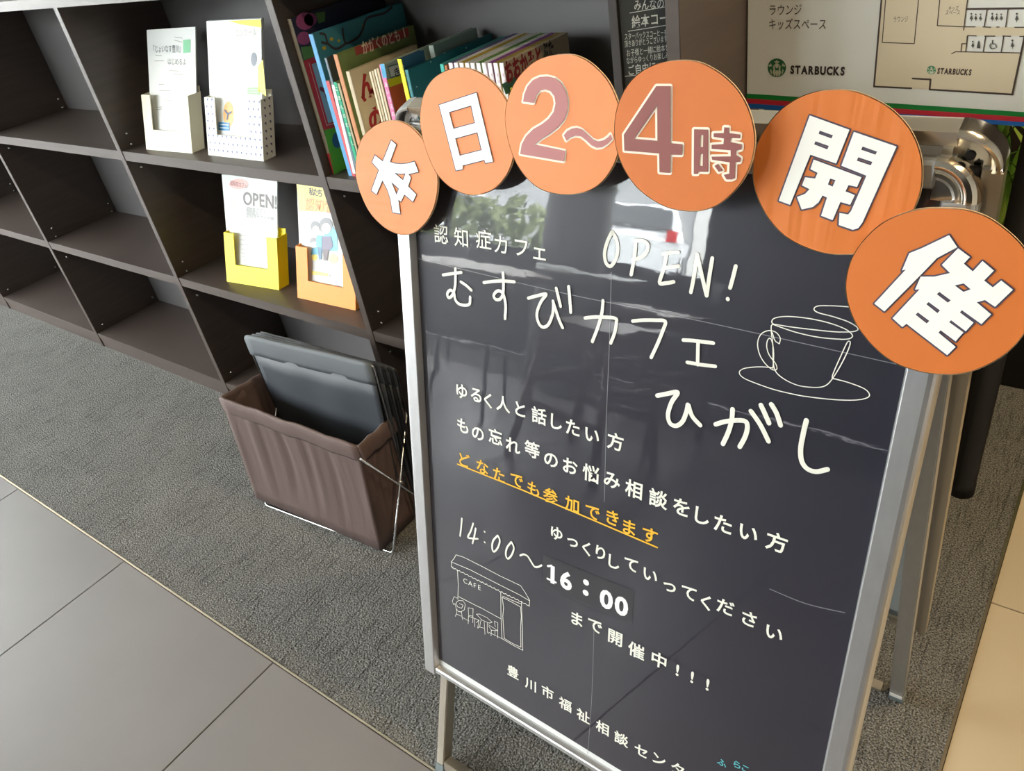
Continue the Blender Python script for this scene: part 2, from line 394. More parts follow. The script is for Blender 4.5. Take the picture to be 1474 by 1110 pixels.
PRB = [(0, -.016), (0, .004), (.0012, .008), (.003, .0105), (.0095, .0105), (.0115, .009), (.013, .0012), (.013, -.016)]
_v = []
for t_ in (UL+.0285, UR-.0285): _v += [FP.pt(t_, .186-.04*(t_-3.046)+q, h) for q, h in PRB]
_n = len(PRB)
mesh('bottom_rail', _v, [(i, (i+1) % _n, _n+(i+1) % _n, _n+i) for i in range(_n)]+[tuple(range(_n)), tuple(range(_n, 2*_n))[::-1]], ALU, sign)
def corner(pl, cu, cv, q, m, parent, prof, R=CRn, name='corner_cap'):
    """lathed quarter turn; q = quadrant start angle"""
    vs_, fs = [], []; K = 14; n = len(prof)
    for k in range(K+1):
        a = q+math.pi/2*k/K
        for r, h in prof: vs_.append(pl.pt(cu+math.cos(a)*r, cv+math.sin(a)*r, h))
    for k in range(K):
        for i in range(n-1): fs.append((k*n+i, k*n+i+1, (k+1)*n+i+1, (k+1)*n+i))
    o = mesh(name, vs_, fs, m, parent)
    for p in o.data.polygons: p.use_smooth = True
    o.data.set_sharp_from_angle(angle=math.radians(32))
    return o
CP = [(.0, .0035), (.0001, .0035), (.0165, .0035), (.0175, .008), (.020, .0105), (.0225, .0075), (.025, .0115), (.029, .0135), (.033, .0125), (.0362, .009), (.0372, .003), (.0372, -.016)]
corner(FP, UR-CRn, VT-CRn, 0, CHROME, sign, CP); corner(FP, UL+CRn, VT-CRn, math.pi/2, ALU, sign, CP)  # left cap's paler satin metal stands in for brightly lit chrome
boxf('backing_sheet', FP.p, FP.u, FP.v, FP.n, (UL+.026, UR-.026), (.178, VT-.026), (-.006, -.0012), mat('white_backing', (.75, .76, .76), .4), sign)
# poster with a slightly rising lower edge
def sheet(name, pl, cs, th, m, parent):
    vs_ = [pl.pt(a, b, 0) for a, b in cs]+[pl.pt(a, b, -th) for a, b in cs]; n = len(cs)
    fs = [tuple(range(n)), tuple(range(n, 2*n))[::-1]]+[(i, i+n, (i+1) % n+n, (i+1) % n) for i in range(n)]
    return mesh(name, vs_, fs, m, parent)
poster = sheet('poster', FP, [(UL+.027, .211), (3.15, .2065), (3.30, .2005), (3.40, .1955), (3.48, .1955), (3.56, .193), (UR-.0295, .185), (UR-.0295, VT-.027), (UL+.027, VT-.027)], .0008, POSTER, sign)
poster['label'] = 'dark blackboard-style poster with hand lettering'
# legs, front and rear
LZ = V((0, 0, 1))
def legs(pl, h0, name_side):
    if name_side == 'front':
        for ua, ub in ((3.044, 3.064), (3.662, 3.662)):
            A = pl.pt(ua, .190, -.006); B = V((ub, -.602, .004)); dv = (A-B).normalized(); dn = V((1, 0, 0)).cross(dv).normalized(); du = dv.cross(dn)
            boxf('leg', B, du, dv, dn, (0, .017), (.0, (A-B).length), (-.024, 0), ALU2, sign, bevel=.0015)
            boxf('foot_cap', B, du, dv, dn, (-.001, .018), (-.001, .02), (-.025, .001), mat('grey_plastic', (.16, .20, .21), .5), sign, bevel=.001)
        boxf('foot_bar', (0, -.602, .004), (1, 0, 0), V((0, .28, .96)), V((0, -.96, .28)), (3.080, 3.662), (.012, .030), (-.022, -.004), ALU2, sign, bevel=.001)
        return
    for u0 in (UL+.012, 3.679):
        boxf('leg', pl.p, pl.u, pl.v, pl.n, (u0, u0+.022), (.013, VT-.12), (h0-.020, h0), ALU, sign, bevel=.0015)
        boxf('foot_cap', pl.p, pl.u, pl.v, pl.n, (u0-.0012, u0+.0232), (.004, .030), (h0-.0212, h0+.0012), mat('grey_plastic', (.16, .20, .21), .5), sign, bevel=.001)
    boxf('foot_bar', pl.p, pl.u, pl.v, pl.n, (UL+.034, UR-.034), (.013, .030), (h0-.018, h0-.002), ALU2, sign, bevel=.001)
legs(FP, -.018, 'front'); legs(RP, -.050, 'rear')
# rear panel
PRR = [(0, -.016), (0, .004), (.0015, .008), (.004, .0105), (.008, .0115), (.0255, .0115), (.0265, .0105), (.0285, .0012), (.0285, -.004), (.012, -.004), (.012, -.008), (.0165, -.008), (.0165, -.011), (.009, -.011), (.009, -.016)]
RT = 1.117; RB = .19; RR = 3.711
bar('side_rail', RP, PRR, RB, RT-CRn, 'v', UL, 1, ALU2, sign)
bar('side_rail', RP, PRR, RB, RT-CRn, 'v', RR, -1, ALU2, sign)
bar('top_rail', RP, PRR, UL+CRn, RR-CRn, 'u', RT, -1, ALU2, sign)
bar('bottom_rail', RP, PRR, UL+.02, RR-.02, 'u', RB, 1, ALU2, sign)
boxf('rear_sheet', RP.p, RP.u, RP.v, RP.n, (UL+.02, RR-.02), (RB+.006, RT-.03), (-.004, .0), mat('blue_grey_sheet', (.33, .38, .40), .4), sign)
RC = [(.0, -.006), (.0185, -.006), (.019, -.008), (.0265, -.008), (.0266, .002), (.0308, .002), (.0309, -.015), (.0325, -.0172), (.0350, -.0172), (.0368, -.014), (.0372, -.010), (.0372, .006)]
corner(RP, RR-CRn, RT-CRn, 0, CHROME, sign, RC); corner(RP, UL+CRn, RT-CRn, math.pi/2, ALU, sign, RC)  # rear left cap too: bright light on chrome imitated by satin metal
boxf('hinge_plate', RP.p, RP.u, RP.v, RP.n, (RR-.16, RR-.040), (RT-.048, RT-.017), (-.010, -.0075), STEEL, sign, bevel=.0006)
o = tube('screw', [RP.pt(RR-.068, RT-.030, -.0135), RP.pt(RR-.068, RT-.030, -.012), RP.pt(RR-.068, RT-.030, -.010)], [.003, .0052, .0058], STEEL, sign, 14)
o = tube('keyhole', [RP.pt(RR-.027, RT-.026, -.0095), RP.pt(RR-.027, RT-.026, -.006)], .0042, BLACK, sign, 14)
boxf('hinge_arm', RP.p, RP.u, RP.v, RP.n, (RR-.034, RR-.018), (RT-.060, RT-.036), (-.018, -.008), BLACK, sign, bevel=.001)
for (a, b_) in ((.052, .02), (.062, .014), (.046, .013)):
    tube('screw', [RP.pt(UR-a, RB+b_, -.0175), RP.pt(UR-a, RB+b_, -.016)], [.003, .0045], STEEL, sign, 10)
boxf('foot_label', RP.p, RP.u, RP.v, RP.n, (3.680, 3.700), (.036, .047), (-.0722, -.0708), PAPER, sign)
# film creases
cz = lambda pts: [(x, y) for x, y in pts]
stroke('crease', FP, [[(601, 372), (700, 396), (820, 424), (960, 452), (1100, 482), (1290, 524)]], .0009, CREASE, poster, .0004)
stroke('crease', FP, [[(880, 392), (877, 500), (873, 600), (870, 722)]], .0009, CREASE, poster, .0004)
stroke('crease', FP, [[(1108, 848), (1160, 869), (1216, 882)]], .0011, CREASE, poster, .0004)
stroke('crease', FP, [[(855, 905), (852, 1000), (846, 1085)]], .0008, CREASE, poster, .0004)
# ---- large hand lettering, traced stroke by stroke
A_ = zc(580, 280, 3.469); B_ = zc(900, 280, 3.469); D_ = zc(900, 540, 3.469); C_ = zc(600, 540, 3.964)
L1 = [A_([(200, 402), (240, 396), (292, 389)]), A_([(262, 370), (263, 420), (260, 465), (246, 505), (228, 515), (222, 495), (236, 478), (255, 490), (262, 525), (280, 546), (312, 553), (334, 545), (336, 512)]), A_([(290, 436), (318, 455), (342, 478)]),
 A_([(404, 440), (450, 434), (500, 432), (557, 436)]), A_([(500, 392), (503, 450), (500, 495), (486, 522), (464, 524), (454, 505), (468, 484), (490, 484), (506, 510), (514, 560), (510, 620)]),
 A_([(626, 518), (670, 506), (716, 498), (690, 535), (670, 590), (676, 636), (698, 662), (726, 650), (746, 605), (752, 555), (750, 532)]), A_([(752, 540), (768, 590), (782, 630), (798, 665)]), A_([(766, 468), (776, 510), (788, 558)]), A_([(828, 460), (834, 520), (838, 588)]),
 A_([(910, 617), (950, 612), (1000, 612), (1060, 618), (1066, 640), (1058, 690), (1038, 742)]), A_([(1000, 530), (994, 590), (975, 660), (946, 735)]),
 A_([(1148, 632), (1200, 628), (1260, 628), (1310, 634), (1298, 680), (1272, 745), (1240, 814)]),
 B_([(290, 727), (340, 730), (440, 742)]), B_([(364, 735), (363, 800), (362, 850)]), B_([(310, 838), (380, 850), (450, 858)])]
def letters(L, counts, wd, smooth=True):
    i = 0
    for c in counts: stroke('lettering', FP, L[i:i+c], wd, CHALK, poster, smooth=smooth); i += c
letters(L1, (3, 2, 4, 2, 1, 3), .0042)
L2 = [D_([(160, 103), (210, 93), (262, 86), (232, 135), (214, 195), (224, 240), (255, 253), (286, 232), (304, 190), (313, 148)]), D_([(316, 150), (335, 205), (375, 250)]),
 D_([(452, 246), (500, 232), (560, 226), (602, 232), (610, 265), (598, 310), (572, 358)]), D_([(537, 170), (532, 225), (515, 285), (488, 344)]), D_([(628, 180), (675, 248), (716, 330)]), D_([(678, 150), (698, 192), (718, 240)]), D_([(730, 146), (756, 190), (776, 250)]),
 D_([(905, 226), (890, 290), (876, 370), (882, 430), (910, 468), (955, 482), (1010, 470)])]
letters(L2, (2, 5, 1), .0054)
L3 = [A_([(1045, 186), (1066, 225), (1073, 275), (1062, 325), (1037, 358), (1014, 340), (1008, 290), (1022, 235), (1045, 186)]), A_([(1162, 230), (1158, 300), (1140, 400)]), A_([(1162, 230), (1200, 232), (1224, 252), (1216, 290), (1188, 315), (1150, 326)]),
 B_([(190, 297), (230, 290), (265, 289)]), B_([(207, 296), (193, 370), (172, 440), (205, 442), (242, 436)]), B_([(196, 368), (230, 362), (266, 358)]), B_([(360, 300), (345, 400), (328, 488)]), B_([(360, 300), (382, 400), (407, 505)]), B_([(435, 318), (420, 410), (407, 505)]),
 B_([(552, 358), (538, 415), (524, 466)]), B_([(512, 521), (513, 523)])]
letters(L3, (1, 2, 3, 3, 2), .0043)
L4 = [C_([(257, 818), (253, 870), (247, 918)]), C_([(322, 846), (308, 890), (292, 925), (318, 932), (348, 934)]), C_([(336, 875), (328, 920), (318, 960)]), C_([(386, 893), (387, 895)]), C_([(387, 953), (388, 955)]),
 C_([(462, 915), (474, 945), (462, 985), (440, 1008), (430, 985), (436, 945), (462, 915)]), C_([(540, 952), (554, 985), (542, 1025), (520, 1048), (508, 1025), (515, 985), (540, 952)]),
 zc(640, 780, 6.53)([(712, 128), (745, 118), (780, 135), (810, 180), (845, 232), (880, 235), (912, 220)])]
letters(L4, (1, 2, 2, 1, 1, 1), .0030)
strip = fill('paste_over_strip', FP, [[zc(600, 780, 3.3625)(p) for p in [[(612, 62), (1048, 238), (1042, 404), (610, 212)]]]], mat('grey_strip', (.030, .030, .036), .5, coat=.6, coat_rough=.06), poster, .0006)
text('printed_time', FP, [('1', *zc(600, 780, 3.3625)([(657, 160)])[0]), ('6', *zc(600, 780, 3.3625)([(722, 187)])[0]), (':', *zc(600, 780, 3.3625)([(818, 222)])[0], 1.25), ('0', *zc(600, 780, 3.3625)([(917, 280)])[0]), ('0', *zc(600, 780, 3.3625)([(990, 312)])[0])], .040, WHITEP, strip, .0010, bold=.035)
stroke('printed_time', FP, [[(788.5, 815), (794, 814.5)], [(788, 833), (800, 838.5)]], .0034, WHITEP, strip, .0011, smooth=False)
# ---- smaller hand lettering
E_ = zc(600, 780, 3.3625); G_ = zc(900, 830, 3.964)
def line(z, s, pts, size, m=CHALK, bold=.012, rot=0, ex=[]):
    P = z(pts); return [(c, x, y) for c, (x, y) in zip(s, P)]
bolds = .020
text('lettering', FP, line(A_, '認知症カフェ', [(190, 198), (290, 215), (402, 225), (488, 250), (590, 268), (682, 297)], 1), .0265, CHALK, poster, bold=.006)
text('lettering', FP, line(C_, 'ゆるく人と話したい方', [(256, 94), (338, 115), (406, 145), (492, 165), (590, 195), (697, 232), (796, 268), (890, 300), (1000, 345), (1132, 380)], 1), .0245, CHALK, poster, bold=bolds)
text('lettering', FP, line(C_, 'もの忘れ等のお悩み', [(262, 290), (348, 335), (448, 352), (548, 402), (657, 425), (765, 485), (875, 520), (992, 562), (1113, 602)], 1)+line(D_, '相談をしたい方', [(42, 570), (165, 618), (280, 660), (384, 705), (488, 745), (615, 790), (755, 835)], 1), .0255, CHALK, poster, bold=bolds)
text('lettering', FP, line(C_, 'どなたでも参加できます', [(272, 485), (374, 525), (468, 570), (570, 602), (665, 650), (762, 690), (885, 740), (1002, 785), (1116, 815), (1212, 870), (1330, 915)], 1), .0245, CHALKY, poster, bold=.016)['label'] = 'yellow hand lettering'
stroke('underline', FP, [C_([(232, 508), (600, 655), (1000, 825), (1372, 984)])], .0022, CHALKY, poster, smooth=False)['label'] = 'yellow underline'
text('lettering', FP, line(C_, 'ゆっくりして', [(798, 905), (888, 957), (968, 990), (1048, 1015), (1125, 1068), (1222, 1083)], 1)+line(G_, 'っ', [(252, 62)], 1)+line(D_, 'い', [(125, 1000)], 1)+line(G_, 'てくださいい'[:5], [(362, 95), (460, 148), (572, 175), (707, 242), (850, 325)], 1), .0235, CHALK, poster, bold=bolds)
text('lettering', FP, line(E_, 'まで開催中', [(775, 375), (862, 408), (960, 465), (1062, 527), (1172, 573)], 1)+line(G_, '!!!', [(298, 535), (382, 575), (470, 618)], 1), .0255, CHALK, poster, bold=bolds)
text('lettering', FP, line(E_, '豊川市福祉相談センタ', [(465, 630), (550, 692), (633, 730), (718, 787), (805, 842), (898, 900), (990, 955), (1085, 1012), (1172, 1055), (1262, 1100)], 1), .0235, CHALK, poster, bold=bolds)
text('lettering', FP, [('ふ', 1039, 1098), ('ら', 1061, 1101), ('こ', 1073, 1107)], .013, CHALKC, poster, bold=.02)['label'] = 'small cyan lettering'
text('lettering', FP, [('オ', 1040, 1116), ('レ', 1052, 1119), ('ン', 1064, 1121)], .013, CHALKC, poster, bold=.02)['label'] = 'small cyan lettering'
# ---- line drawings
cup = [B_([(735, 865), (690, 861), (640, 862), (590, 870), (570, 888), (590, 915), (660, 945), (760, 978), (900, 1008), (1040, 1024), (1140, 1027), (1200, 1018), (1220, 1000), (1195, 970), (1120, 940), (1055, 922), (1034, 915), (1044, 880), (1075, 810), (1105, 745), (1117, 732), (1124, 742), (1110, 785), (1075, 855), (1040, 912), (1010, 948), (975, 962), (920, 962), (860, 952), (800, 925), (755, 888), (740, 840), (738, 760), (730, 690), (730, 655), (742, 648)]),
 B_([(742, 648), (732, 636), (745, 618), (800, 609), (880, 614), (960, 627), (1040, 648), (1105, 675), (1135, 703), (1118, 720), (1060, 722), (960, 712), (860, 690), (780, 664), (742, 648), (820, 660), (900, 670), (1000, 681), (1090, 687), (1150, 682), (1160, 665), (1115, 636), (1040, 610), (965, 590), (943, 572), (965, 556), (1040, 556), (1130, 562)]),
 B_([(770, 745), (774, 715), (750, 686), (712, 680), (676, 700), (661, 745), (672, 800), (700, 845), (735, 874), (757, 872), (752, 845), (722, 805), (707, 765), (710, 730), (724, 718), (736, 745), (742, 800), (738, 868)]), B_([(735, 690), (748, 728), (768, 745)])]
stroke('cup_drawing', FP, cup, .0010, CHALK, poster)
K_ = zc(640, 780, 6.53)
scal = [(68+ (795-68)*t/60, 238+(600-238)*t/60 + (4 if t % 3 else -5)) for t in range(61)]
cafe = [K_([(108, 122), (90, 155), (63, 188), (64, 235), (85, 240)]), K_([(108, 122), (180, 145), (340, 225), (520, 320), (715, 412), (760, 480), (800, 550), (796, 608)]), K_([(63, 188), (240, 262), (500, 395), (700, 495), (797, 552)]), K_(scal),
 K_([(122, 262), (130, 400), (126, 540)]), K_([(135, 515), (330, 615), (525, 722)]), K_([(528, 472), (530, 700), (540, 910), (640, 970), (735, 1020), (732, 850), (727, 700), (722, 560)]), K_([(540, 520), (640, 570), (715, 612), (722, 700), (716, 800), (718, 990), (640, 955), (562, 908), (548, 700), (556, 620), (542, 520)]), K_([(545, 510), (630, 548), (720, 585)])]
stroke('cafe_drawing', FP, cafe, .0009, CHALK, poster, smooth=False)
st = [K_(p) for p in [[(118, 530), (90, 515), (72, 560), (85, 590), (100, 580), (110, 640), (150, 660), (185, 640), (195, 590), (175, 555), (135, 550), (110, 570), (120, 610), (160, 625), (175, 595), (140, 580)], [(118, 630), (115, 670), (102, 700)], [(130, 655), (160, 660), (170, 730)], [(115, 680), (158, 700)], [(170, 712), (230, 745)],
 [(222, 620), (268, 628), (266, 700), (226, 690), (222, 620)], [(226, 690), (222, 770)], [(226, 700), (325, 735), (300, 760)], [(268, 628), (266, 760)], [(285, 720), (285, 800)], [(325, 735), (312, 810), (330, 800), (345, 730)],
 [(298, 680), (330, 678), (400, 712), (448, 755), (420, 765), (350, 735), (298, 680)], [(372, 750), (380, 870)], [(402, 760), (402, 850), (415, 865)], [(330, 800), (370, 812)], [(415, 780), (500, 835), (440, 830), (415, 790)], [(440, 830), (438, 885)], [(470, 745), (502, 760), (500, 905)], [(470, 745), (478, 800)], [(475, 840), (475, 880), (540, 910)], [(415, 850), (475, 880)]]]
stroke('cafe_drawing', FP, st, .0007, CHALK, poster, smooth=False)
text('cafe_drawing', FP, [('C', *K_([(195, 370)])[0]), ('A', *K_([(242, 392)])[0]), ('F', *K_([(285, 412)])[0]), ('E', *K_([(328, 430)])[0])], .0135, CHALK, poster, bold=-.012)

# ================================================================== ORANGE CARDBOARD DISCS
def disc(char, label, cx, cy, ax, ay, rot, d, m, seedn, back=None, outline=None):
    pl = Plane(FP.p+FP.n*d, FP.n, (1, 0, 0)); rnd = random.Random(seedn); N = 72
    base = pl.at(cx, cy); ph = [rnd.uniform(0, 6.28) for _ in range(3)]
    px = []
    if outline: px = [(q.x, q.y) for q in spline([V((x, y, 0)) for x, y in outline], 5, True)]
    else:
        for k in range(N):
            a = 2*math.pi*k/N; j = 1+.006*math.sin(7*a+ph[0])+.004*math.sin(13*a+ph[1]); x, y = ax*math.cos(a)*j, ay*math.sin(a)*j
            px.append((cx+x*math.cos(rot)-y*math.sin(rot), cy+x*math.sin(rot)+y*math.cos(rot)))
    N = len(px)
    t = thing('cardboard_disc', label, 'cardboard sign', base, 'orange cardboard discs along the top of the sign')
    top = [pl.at(x, y) for x, y in px]; c = sum(top, V())/N
    body = top+[p-FP.n*.0024 for p in top]
    mesh('cardboard', body, [tuple(range(N, 2*N))[::-1]]+[(i, i+N, (i+1) % N+N, (i+1) % N) for i in range(N)], CARD, t)
    ins = [p+(c-p).normalized()*.0009+FP.n*.0003 for p in top]
    fs = [tuple(range(N))]
    mesh('paper_face', ins, orient(ins, fs, FP.n), m, t, recalc=False)
    # foam spacer that fixes it to the rail
    v = (base-FP.p).dot(FP.v); vv = min(VT-.012, v+.03)
    u = min(UR-.025, max(UL+.025, (base-FP.p).dot(FP.u)))
    boxf('foam_spacer', FP.p, FP.u, FP.v, FP.n, (u-.012, u+.012), (vv-.02, vv+.002), (.0117, d-.0025), BLACK, t)
    return t, pl
def kanji(pl, t, name, contours, m, mo, wout, shapes=None):
    """dark outline ribbon under a light fill"""
    vs_, fs = [], []
    for sh in contours:
        for c in sh: ribbon(vs_, fs, [pl.at(x, y, .0006) for x, y in c], wout, pl.n, True)
    ou = mesh('outline', vs_, orient(vs_, fs, pl.n), mo, t, recalc=False)
    f = fill('character', pl, contours, m, t, .0016)
    return f
# 本
Z = zc(510, 170, 6.53)
t, pl = disc('本', 'orange cardboard disc with the white character 本, leftmost of the row', 573, 256, 57.5, 82, 0, .020, ORANGE, 1,
  outline=Z([(370, 18), (460, 38), (550, 95), (635, 185), (700, 290), (752, 420), (785, 560), (782, 700), (750, 840), (690, 960), (610, 1050), (530, 1092), (440, 1098), (330, 1060), (230, 985), (140, 880), (70, 740), (20, 580), (12, 440), (30, 300), (80, 175), (170, 85), (270, 32)]))
kanji(pl, t, 'character', [[Z([(347, 210), (393, 250), (335, 412), (380, 428), (440, 434), (500, 428), (566, 410), (602, 505), (508, 527), (532, 560), (506, 642), (582, 718), (552, 786), (470, 718), (438, 785), (412, 765), (432, 898), (360, 885), (340, 760), (310, 670), (265, 585), (208, 718), (162, 680), (232, 488), (168, 415), (194, 350), (268, 408)]),
  Z([(375, 514), (458, 585), (482, 520), (430, 524)]), Z([(346, 598), (372, 660), (396, 722), (420, 664)])]], WHITEP, DARKOUT, .0024)
# 日
Z = zc(600, 90, 5.547)
t, pl = disc('日', 'orange cardboard disc with the white character 日, second from the left', 672, 188, 67, 92, 0, .027, ORANGE, 2,
  outline=Z([(360, 38), (460, 58), (560, 115), (650, 200), (722, 310), (752, 420), (772, 540), (785, 640), (772, 760), (730, 880), (650, 985), (560, 1040), (450, 1062), (350, 1040), (250, 985), (160, 890), (100, 770), (55, 640), (28, 500), (28, 380), (55, 250), (110, 150), (180, 90), (270, 50)]))
kanji(pl, t, 'character', [[Z([(178, 340), (476, 242), (608, 792), (548, 803), (540, 778), (365, 822), (365, 852), (312, 862)]), Z([(257, 396), (434, 343), (464, 484), (292, 530)]), Z([(306, 606), (484, 557), (518, 700), (342, 745)])]], WHITEP, DARKOUT, .0020)
# 2～
Z = zc(725, 75, 5.412)
t, pl = disc('2', 'orange cardboard disc with a maroon number 2 and wavy dash', 809, 177, 80, 99, 0, .034, ORANGE, 3,
  outline=Z([(520, 14), (630, 50), (730, 125), (820, 230), (885, 370), (915, 500), (920, 600), (905, 740), (860, 880), (780, 1000), (680, 1075), (560, 1108), (430, 1108), (300, 1075), (190, 995), (100, 870), (45, 730), (15, 590), (12, 460), (40, 340), (90, 230), (160, 140), (260, 60), (380, 22)]))
two = Z([(151, 386), (160, 330), (185, 268), (228, 218), (280, 194), (340, 190), (400, 204), (452, 246), (485, 310), (500, 385), (495, 460), (470, 530), (425, 585), (360, 635), (300, 672), (240, 720), (478, 770), (470, 852), (128, 794), (140, 720), (175, 655), (230, 600), (300, 560), (350, 520), (390, 465), (404, 400), (395, 345), (365, 305), (325, 290), (285, 298), (255, 335), (235, 396)])
wav = [(455, 645), (485, 610), (525, 588), (570, 580), (615, 595), (660, 635), (700, 672), (735, 686), (775, 675), (810, 650), (832, 622), (853, 680), (815, 720), (770, 752), (725, 758), (680, 738), (640, 700), (600, 668), (560, 662), (520, 675), (485, 705)]
tl = Z([(468, 648), (495, 615), (530, 596), (570, 589), (610, 603), (655, 645), (698, 684), (735, 697), (780, 686), (815, 661), (832, 640), (846, 676), (812, 711), (768, 741), (725, 746), (685, 727), (645, 690), (603, 657), (562, 651), (520, 662), (488, 690)])
kanji(pl, t, 'numeral', [[two], [tl]], MAROON2, CREAM, .0042)
# 4時
Z = zc(880, 80, 4.824)
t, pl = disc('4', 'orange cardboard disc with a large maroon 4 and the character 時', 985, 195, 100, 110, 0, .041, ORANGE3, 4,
  outline=Z([(500, 28), (610, 42), (720, 95), (820, 170), (900, 265), (955, 370), (985, 470), (1000, 590), (975, 740), (920, 860), (840, 960), (740, 1040), (630, 1078), (520, 1082), (400, 1060), (280, 1000), (170, 910), (90, 795), (40, 670), (20, 540), (28, 410), (65, 290), (130, 180), (230, 95), (360, 42)]))
four = [Z([(312, 212), (412, 212), (410, 608), (494, 616), (490, 690), (412, 688), (408, 815), (334, 810), (332, 680), (90, 660), (86, 550)]), Z([(318, 345), (158, 578), (320, 592)])]
hi = [Z([(574, 512), (672, 514), (672, 808), (606, 806), (600, 822), (572, 822)]), Z([(618, 550), (638, 552), (636, 636), (614, 634)]), Z([(616, 682), (636, 684), (634, 768), (610, 764)])]
tera = [Z([(784, 498), (816, 500), (814, 538), (894, 548), (892, 574), (830, 572), (824, 600), (906, 618), (904, 650), (868, 660), (866, 690), (900, 712), (894, 738), (862, 740), (858, 850), (838, 860), (800, 860), (780, 828), (818, 820), (822, 742), (700, 724), (696, 702), (828, 700), (828, 658), (696, 648), (696, 620), (778, 614), (782, 576), (710, 564), (710, 540), (780, 538)])]
dot = [Z([(716, 766), (742, 752), (772, 796), (746, 808)])]
kanji(pl, t, 'numeral', [four, hi, tera, dot], MAROON, CREAM, .0042)
# 開
Z = zc(1080, 120, 4.438)
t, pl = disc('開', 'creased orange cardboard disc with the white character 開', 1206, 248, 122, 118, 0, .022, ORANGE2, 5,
  outline=Z([(510, 38), (640, 42), (760, 80), (880, 145), (980, 235), (1050, 340), (1092, 460), (1102, 580), (1090, 690), (1050, 800), (980, 920), (880, 1020), (760, 1080), (620, 1096), (480, 1088), (330, 1040), (200, 960), (100, 840), (35, 700), (15, 570), (30, 430), (80, 310), (170, 190), (280, 105), (400, 55)]))
kai = [[Z([(380, 205), (634, 297), (548, 512), (384, 456), (254, 776), (182, 750)]), Z([(444, 302), (528, 332), (518, 352), (436, 322)]), Z([(416, 370), (502, 400), (492, 422), (408, 390)])],
 [Z([(662, 310), (934, 404), (716, 890), (690, 925), (655, 936), (565, 905), (570, 828), (625, 838), (644, 815), (742, 590), (582, 526)]), Z([(718, 404), (810, 436), (800, 456), (708, 424)]), Z([(690, 472), (780, 502), (770, 524), (680, 494)])],
 [Z([(405, 487), (710, 600), (682, 662), (628, 650), (608, 690), (668, 714), (638, 776), (576, 758), (526, 874), (452, 846), (490, 730), (462, 716), (436, 760), (400, 790), (328, 806), (298, 726), (350, 706), (378, 676), (330, 652), (350, 600), (414, 608), (430, 572), (384, 548)]), Z([(510, 608), (544, 618), (526, 660), (496, 646)])]]
kanji(pl, t, 'character', kai, WHITEP, DARKOUT, .0028)
# 催
Z = zc(1214, 290, 4.269)
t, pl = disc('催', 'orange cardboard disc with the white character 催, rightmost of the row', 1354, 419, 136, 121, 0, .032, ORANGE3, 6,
  outline=Z([(620, 38), (750, 48), (880, 90), (1000, 170), (1110, 280), (1180, 420), (1195, 560), (1180, 680), (1110, 820), (1010, 930), (880, 1010), (740, 1058), (590, 1064), (440, 1040), (300, 985), (180, 890), (80, 760), (25, 620), (14, 490), (50, 350), (130, 230), (240, 130), (370, 70), (500, 40)]))
sai = [[Z([(650, 207), (700, 282), (575, 348), (472, 455), (252, 676), (190, 628), (384, 418), (360, 424), (405, 318), (480, 288)])],
 [Z([(705, 288), (778, 342), (740, 382), (795, 430), (855, 366), (925, 425), (865, 486), (918, 528), (970, 486), (1042, 543), (932, 648), (870, 606), (820, 620), (908, 694), (848, 754), (728, 668), (716, 682), (800, 745), (752, 798), (662, 730), (650, 742), (738, 805), (690, 860), (598, 792), (584, 806), (690, 894), (638, 945), (388, 752), (362, 772), (302, 718), (468, 540), (440, 542), (475, 462), (560, 462), (655, 440), (605, 390)]),
  Z([(684, 516), (740, 504), (782, 540), (738, 556)]), Z([(590, 556), (660, 608), (642, 622), (574, 570)]), Z([(524, 618), (594, 670), (578, 686), (510, 632)]), Z([(458, 682), (528, 734), (512, 750), (444, 696)])]]
kanji(pl, t, 'character', sai, WHITEP, DARKOUT, .0028)

# ================================================================== LEAFLET HOLDERS (leaning, base flat on the shelf)
SL = .36; SLL = .42
def holder(name, label, x0, x1, y0, z0, h, dep, m, yawk=0, cut=.37, fx=.19):
    t = thing(name, label, 'leaflet holder', ((x0+x1)/2, y0+dep/2, z0))
    P = lambda x, z, d: V((x, y0+yawk*(x-x0)+SL*z+d, z0+z)); th = .0025; hb = h+.012
    w_ = x1-x0; a = x0+w_*fx; b = x1-w_*fx; c = h*cut
    def slab(nm, pts, d0, d1, mm):
        n = len(pts); vs_ = [P(x, z, d0) for x, z in pts]+[P(x, z, d1) for x, z in pts]
        return mesh(nm, vs_, [tuple(range(n)), tuple(range(n, 2*n))[::-1]]+[(i, i+n, (i+1) % n+n, (i+1) % n) for i in range(n)], mm, t)
    slab('front_panel', [(x0, 0), (x1, 0), (x1, h), (b, h), (b, c), (a, c), (a, h), (x0, h)], 0, th, m)
    slab('back_panel', [(x0+th, 0), (x1-th, 0), (x1-th, hb), (x0+th, hb)], dep-th, dep, m)
    slab('side_panel', [(x0, 0), (x0+th, 0), (x0+th, h), (x0, h)], th, dep, m)
    slab('side_panel', [(x1-th, 0), (x1, 0), (x1, h), (x1-th, h)], th, dep, m)
    slab('bottom_panel', [(x0+th, 0), (x1-th, 0), (x1-th, th), (x0+th, th)], th, dep-th, m)
    return t, Plane((x0, y0, z0), V((yawk, -1, SL)), (1, 0, 0))
CARDW = mat('cream_card', (.80, .77, .62), .6); CARDY = mat('yellow_card', (.93, .78, .01), .5); CARDO = mat('orange_card', (.88, .30, .035), .5); CARDP = mat('pattern_card', (.80, .80, .72), .6)
